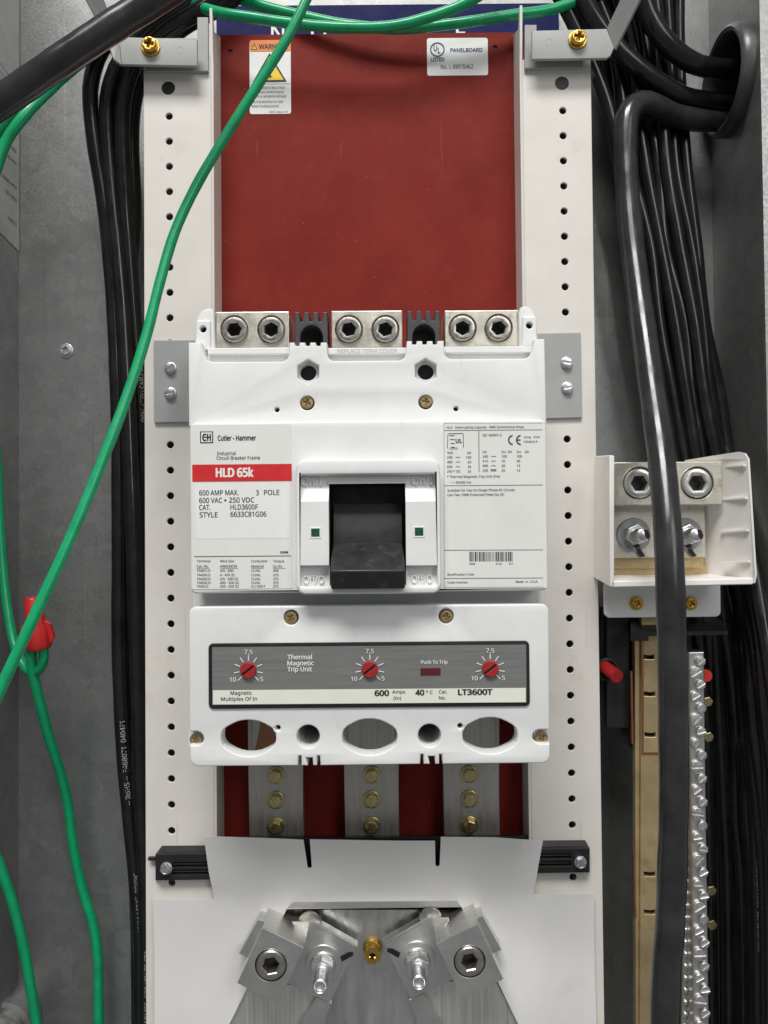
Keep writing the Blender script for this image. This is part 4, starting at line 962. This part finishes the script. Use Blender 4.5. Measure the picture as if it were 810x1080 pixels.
# ================================================================== cables and wires
def cable(name, label, pts, r, mat, cat='wire', group=None, n=16, prints=(), step=0.006):
    p = path(pts, step); g = G(); ph = random.random() * 9
    g.tube(p, lambda q: r * (1 + 0.014 * math.sin(q * 61 + ph) + 0.012 * math.sin(q * 137 + 2 * ph)), n)
    t = g.build(name, mat, None, ang=60, weld=False); tag(t, label, cat, group)
    if prints:
        gi = INK()
        for s, st_m, cap, ang, rev in prints: cable_text(gi, p, r, s, st_m, cap, ang, rev)
        gi.build('printed_text', 'print_pale' if 'green' not in mat else 'ink_black', t, weld=False)
    return t
cable('thick_cable', 'thick dark grey cable crossing in front of the white shield', [(830, 112, 0.050), (796, 118, 0.052), (770, 124, 0.050), (742, 127, 0.042), (712, 122, 0.030), (690, 112, 0.020), (675, 108.5, 0.014), (663, 119, 0.010), (660, 145, 0.008), (661, 190, 0.004), (666, 250, -0.004), (675, 320, -0.018), (686, 400, -0.040), (697, 480, -0.064), (704.5, 560, -0.084), (707.5, 640, -0.092), (709.5, 730, -0.092), (710.5, 820, -0.090), (709.5, 900, -0.088), (706.5, 980, -0.086), (702, 1040, -0.086), (697, 1260, -0.086)], 0.0081, 'grey_jacket', 'cable', n=28)
cable('feeder_cable', 'upper black cable entering the bushing from the top edge', [(830, 76, 0.034), (790, 72, 0.034), (760, 73, 0.030), (730, 66, 0.022), (704, 46, 0.015), (684, 16, 0.012), (672, -30, 0.012)], 0.0071, 'black_jacket', 'cable', 'black cables through the bushing', n=20)
cable('feeder_cable', 'lower black cable entering the bushing behind the thick grey cable', [(830, 112, 0.046), (790, 108, 0.046), (756, 108, 0.040), (722, 102, 0.032), (690, 84, 0.024), (656, 56, 0.018), (628, 22, 0.016), (604, -24, 0.016)], 0.0068, 'black_jacket', 'cable', 'black cables through the bushing', n=20)
cable('supply_cable', 'thick shiny black cable crossing the top left corner', [(-60, 150, -0.13), (0, 108.5, -0.13), (60, 67, -0.13), (112, 32, -0.128), (162, 0, -0.126), (230, -44, -0.124)], 0.0078, 'grey_jacket', 'cable', n=32)
# left bundle
LW = [
 ([(215, -30, 0.010), (170, 2, 0.010), (132, 27, 0.012), (108, 52, 0.016), (97, 82, 0.020), (95.5, 110, 0.024), (101, 160, 0.030), (110, 215, 0.036), (117, 280, 0.040), (122, 360, 0.042), (125, 450, 0.042), (126, 560, 0.040), (126, 680, 0.038), (130, 780, 0.036), (137, 860, 0.034), (145, 940, 0.034), (149, 1020, 0.034), (150, 1260, 0.034)], 'outermost black wire at the left edge of the left bundle', ()),
 ([(238, -30, 0.012), (196, 6, 0.012), (156, 32, 0.014), (128, 62, 0.018), (115, 95, 0.022), (113, 130, 0.026), (117, 190, 0.032), (124, 260, 0.034), (131, 340, 0.034), (136, 440, 0.030), (140, 540, 0.026), (143, 640, 0.024), (146, 740, 0.024), (149, 840, 0.024), (153, 920, 0.024), (155, 1010, 0.024), (154, 1260, 0.024)], 'second black wire of the left bundle, curving over the outermost one', ()),
 ([(262, -30, 0.008), (222, 4, 0.008), (176, 32, 0.010), (146, 62, 0.014), (132, 98, 0.020), (129, 140, 0.026), (132, 210, 0.034), (139, 300, 0.040), (146, 400, 0.042), (149, 520, 0.042), (150, 640, 0.042), (151, 760, 0.042), (153, 880, 0.042), (155, 1000, 0.042), (156, 1260, 0.042)], 'third black wire of the left bundle with pale print beside the rail', ()),
 ([(280, -30, 0.022), (238, 4, 0.022), (192, 30, 0.024), (158, 62, 0.028), (143, 100, 0.034), (139, 150, 0.042), (141, 230, 0.050), (133, 330, 0.056), (130, 430, 0.058), (134, 560, 0.058), (138, 700, 0.058), (140, 850, 0.058), (146, 1000, 0.058), (147, 1260, 0.058)], 'deepest black wire of the left bundle, against the back wall', ()),
]
prt = {0: [('E468071   0404F1', 0.50, 0.0040, 0.25, False)], 2: [('ON CABLE 600 VOLTS', 0.14, 0.0032, 0.1, False)]}
for i, (pts, lab_, _) in enumerate(LW):
    pr = ()
    if i == 0: pr = [('-- RoHS --  E468071  0404F1', 0.635, 0.0034, 0.0, True), ('NUM-MRKE  90(0)C', 0.725, 0.0034, 0.0, True)]
    if i == 1: pr = [('(UL) OR 10M25  600 VOLTS FT1 -', 0.80, 0.0034, 0.0, True)]
    if i == 2: pr = [('INSULATION CABLE 600V', 0.36, 0.0028, 0.4, True)]
    cable('black_wire', lab_, pts, 0.0056, 'black_jacket', 'wire', 'black wires of the left bundle', n=18, prints=pr)
# right bundle
nR = 16
ordn = ['leftmost', 'second', 'third', 'fourth', 'fifth', 'sixth', 'seventh', 'eighth', 'ninth', 'tenth', 'eleventh', 'twelfth', 'thirteenth', 'fourteenth', 'fifteenth', 'rightmost']
def lim(x, dep): return min(dep, (XR - 0.0068) * F / max(60, x - 405) - DR)          # keep the wire inside the right wall
for i in range(nR):
    t = i / (nR - 1); jit = lambda a: random.uniform(-a, a)
    dep = (0.030, 0.044, 0.056, 0.036, 0.062, 0.046, 0.034, 0.054, 0.040, 0.064, 0.048, 0.036, 0.058, 0.044, 0.062, 0.050)[i]
    x_top = 590 + 125 * t ** 0.75
    P0 = [(x_top - 14 * (1 - t), -30, dep - 0.01), (x_top + 22 * (1 - t), 40, dep - 0.006), (636 + 82 * t + 4 * (1 - t), 110 + jit(5), dep), (655 + 68 * t + jit(3), 180, dep), (668 + 66 * t + jit(4), 260, dep), (684 + 62 * t + jit(4), 340, dep), (699 + 60 * t + jit(4), 420, dep), (713 + 60 * t + jit(3), 500, dep),
          (724 + 66 * t + jit(3), 580, dep - .004), (735 + 72 * t + jit(3), 660, dep - .006), (742 + 78 * t + jit(4), 760, dep - .008), (747 + 82 * t + jit(4), 860, dep - .008), (751 + 84 * t + jit(3), 960, dep - .008), (753 + 86 * t, 1260, dep - .008)]
    pts = [(x, yp, lim(x, d_)) for x, yp, d_ in P0]
    pr = ()
    if i in (9, 11, 13): pr = [('600 VOLTS FT1  NUM-MRKE 90(0)C  -- RoHS -- E468071', 0.72 + 0.02 * (i - 9), 0.0028, 0.1, True)]
    if i in (2, 4): pr = [('E468071 600 VOLTS FT1 90(0)C', 0.27, 0.0028, 0.3, True)]
    cable('black_wire', ordn[i] + ' black wire' + (' counted from the left in the right bundle' if i not in (0, nR - 1) else ' of the right bundle'), pts, (0.0050, 0.0044, 0.0056)[i % 3], 'black_jacket', 'wire', 'black wires of the right bundle', n=16, prints=pr)
# green wires
cable('green_wire', 'bright green wire running diagonally across the front on the left', [(340, -40, -0.068), (323, 0, -0.070), (303, 40, -0.070), (268, 96, -0.068), (234, 150, -0.068), (206, 198, -0.070), (184, 246, -0.074), (168, 300, -0.080), (155, 352, -0.086), (136, 412, -0.094), (112, 476, -0.104), (84, 545, -0.114), (54, 612, -0.124), (24, 676, -0.132), (-8, 745, -0.138), (-40, 815, -0.142)], 0.0030, 'green_jacket', 'wire', n=24)
cable('green_wire', 'green wire sagging along the top edge of the red board', [(130, -40, 0.034), (168, -14, 0.026), (202, 4, 0.012), (230, 13, 0.0), (262, 18, -0.004), (310, 25, -0.002), (360, 29, -0.002), (410, 28, -0.002), (450, 19, -0.002), (490, 4, -0.004), (530, -20, -0.006)], 0.0036, 'green_jacket', 'wire', n=20)
cable('green_wire', 'second green wire behind the sagging one, rising toward the top right', [(140, -44, 0.044), (200, -18, 0.034), (262, 2, 0.024), (320, 17, 0.017), (365, 26, 0.014), (420, 30.5, 0.012), (480, 25, 0.010), (540, 16, 0.012), (585, 9, 0.016), (640, -12, 0.02)], 0.0036, 'green_jacket', 'wire', n=20)
cable('green_wire', 'green wire just below the thick cable at the left edge', [(-24, 230, -0.02), (-6, 184, -0.02), (6, 150, -0.02), (26, 122, -0.02), (52, 95, -0.012), (80, 70, 0.002), (118, 42, 0.016), (160, 10, 0.026), (200, -30, 0.03)], 0.0036, 'green_jacket', 'wire', n=20)
cable('green_wire', 'short dark green wire behind another at the left edge', [(-30, 190, 0.01), (-8, 148, 0.01), (8, 124, 0.01), (32, 98, 0.008), (66, 74, 0.004), (110, 46, -0.002), (160, 10, -0.004), (206, -30, -0.004)], 0.0044, 'green_jacket', 'wire', n=20)
cable('green_wire', 'dark green wire hooking up into the red wire nut', [(-4, 470, 0.045), (-1, 540, 0.045), (3, 600, 0.042), (9, 650, 0.036), (17, 686, 0.028), (28, 706, 0.022), (38, 709, 0.018), (45, 700, 0.014), (46, 686, 0.012), (43, 672, 0.012)], 0.0034, 'green_jacket', 'wire', n=18)
cable('green_wire', 'dark green wire dropping from the red wire nut to the bottom', [(35, 672, 0.012), (33, 690, 0.014), (35, 712, 0.018), (44, 748, 0.026), (52, 778, 0.034), (64, 815, 0.046), (72, 850, 0.054), (77, 890, 0.058), (86, 935, 0.060), (98, 975, 0.060), (103, 1010, 0.060), (104, 1060, 0.060), (106, 1260, 0.060)], 0.0036, 'green_jacket', 'wire', n=18)
cable('green_wire', 'dark green wire leaving the bottom left corner', [(-40, 830, 0.02), (-14, 880, 0.02), (2, 920, 0.02), (14, 955, 0.022), (24, 995, 0.024), (32, 1040, 0.026), (40, 1100, 0.028), (46, 1240, 0.03)], 0.0036, 'green_jacket', 'wire', n=18)
# wire nut
a, b = P(34, 630, 0.008), P(41, 680, 0.012); t_ = (b - a).normalized(); N_ = t_.cross(Vector((0, 1, 0))).normalized(); B_ = t_.cross(N_)
g = G(); prof = [(0.0, 0.0), (0.0058, 0.0), (0.0068, 0.0012), (0.0080, 0.017), (0.0102, 0.022), (0.0112, 0.034), (0.0100, 0.036), (0.0, 0.036)]
n = 36; bb = len(g.v)
for r, h in prof:
    for k in range(n):
        an = 2 * PI * k / n; rr_ = 0.8 * r * (1 + (0.05 if (k % 3 == 0 and 0.001 < h < 0.034) else 0)); g.v.append(a + t_ * h + N_ * rr_ * math.cos(an) + B_ * rr_ * math.sin(an))
for i in range(len(prof) - 1):
    for k in range(n): k2 = (k + 1) % n; g.f.append([bb + i * n + k, bb + i * n + k2, bb + (i + 1) * n + k2, bb + (i + 1) * n + k]); g.m.append(0)
nut = thing('wire_nut', 'red winged wire nut joining green wires at the left', 'wire nut', 40, 680, 0.012)
g.build('shell', 'red_plastic', nut, ang=35)
for s in (-1, 1):
    q = [a + t_ * 0.016 + N_ * s * 0.005, a + t_ * 0.0195 + N_ * s * 0.0100, a + t_ * 0.029 + N_ * s * 0.0118, a + t_ * 0.034 + N_ * s * 0.0078]
    g = G(); g.loft([v + B_ * 0.0016 for v in q], [v - B_ * 0.0016 for v in q]); g.build('wing', 'red_plastic', nut)
# conduit fitting in the lower left corner
fit = thing('conduit_fitting', 'grey metal conduit fitting at the bottom left corner', 'fitting', 0, 1090, YB)
c = P(-2, 1094, 0.045)
g = G(); g.lathe([(0.0, -0.012), (0.014, -0.012), (0.0165, -0.010), (0.0165, 0.006), (0.0205, 0.008), (0.0205, 0.016), (0.0185, 0.018), (0.0185, 0.033)], (c.x, 0.045, c.z), 'y', 32); g.build('fitting_body', 'galvanised', fit, ang=40)
g = G(); g.lathe([(0.0165, -0.004), (0.0192, -0.003), (0.0192, 0.003), (0.0165, 0.004)], (c.x, 0.045, c.z), 'y', 24); g.build('lock_ring', 'steel', fit, ang=40)
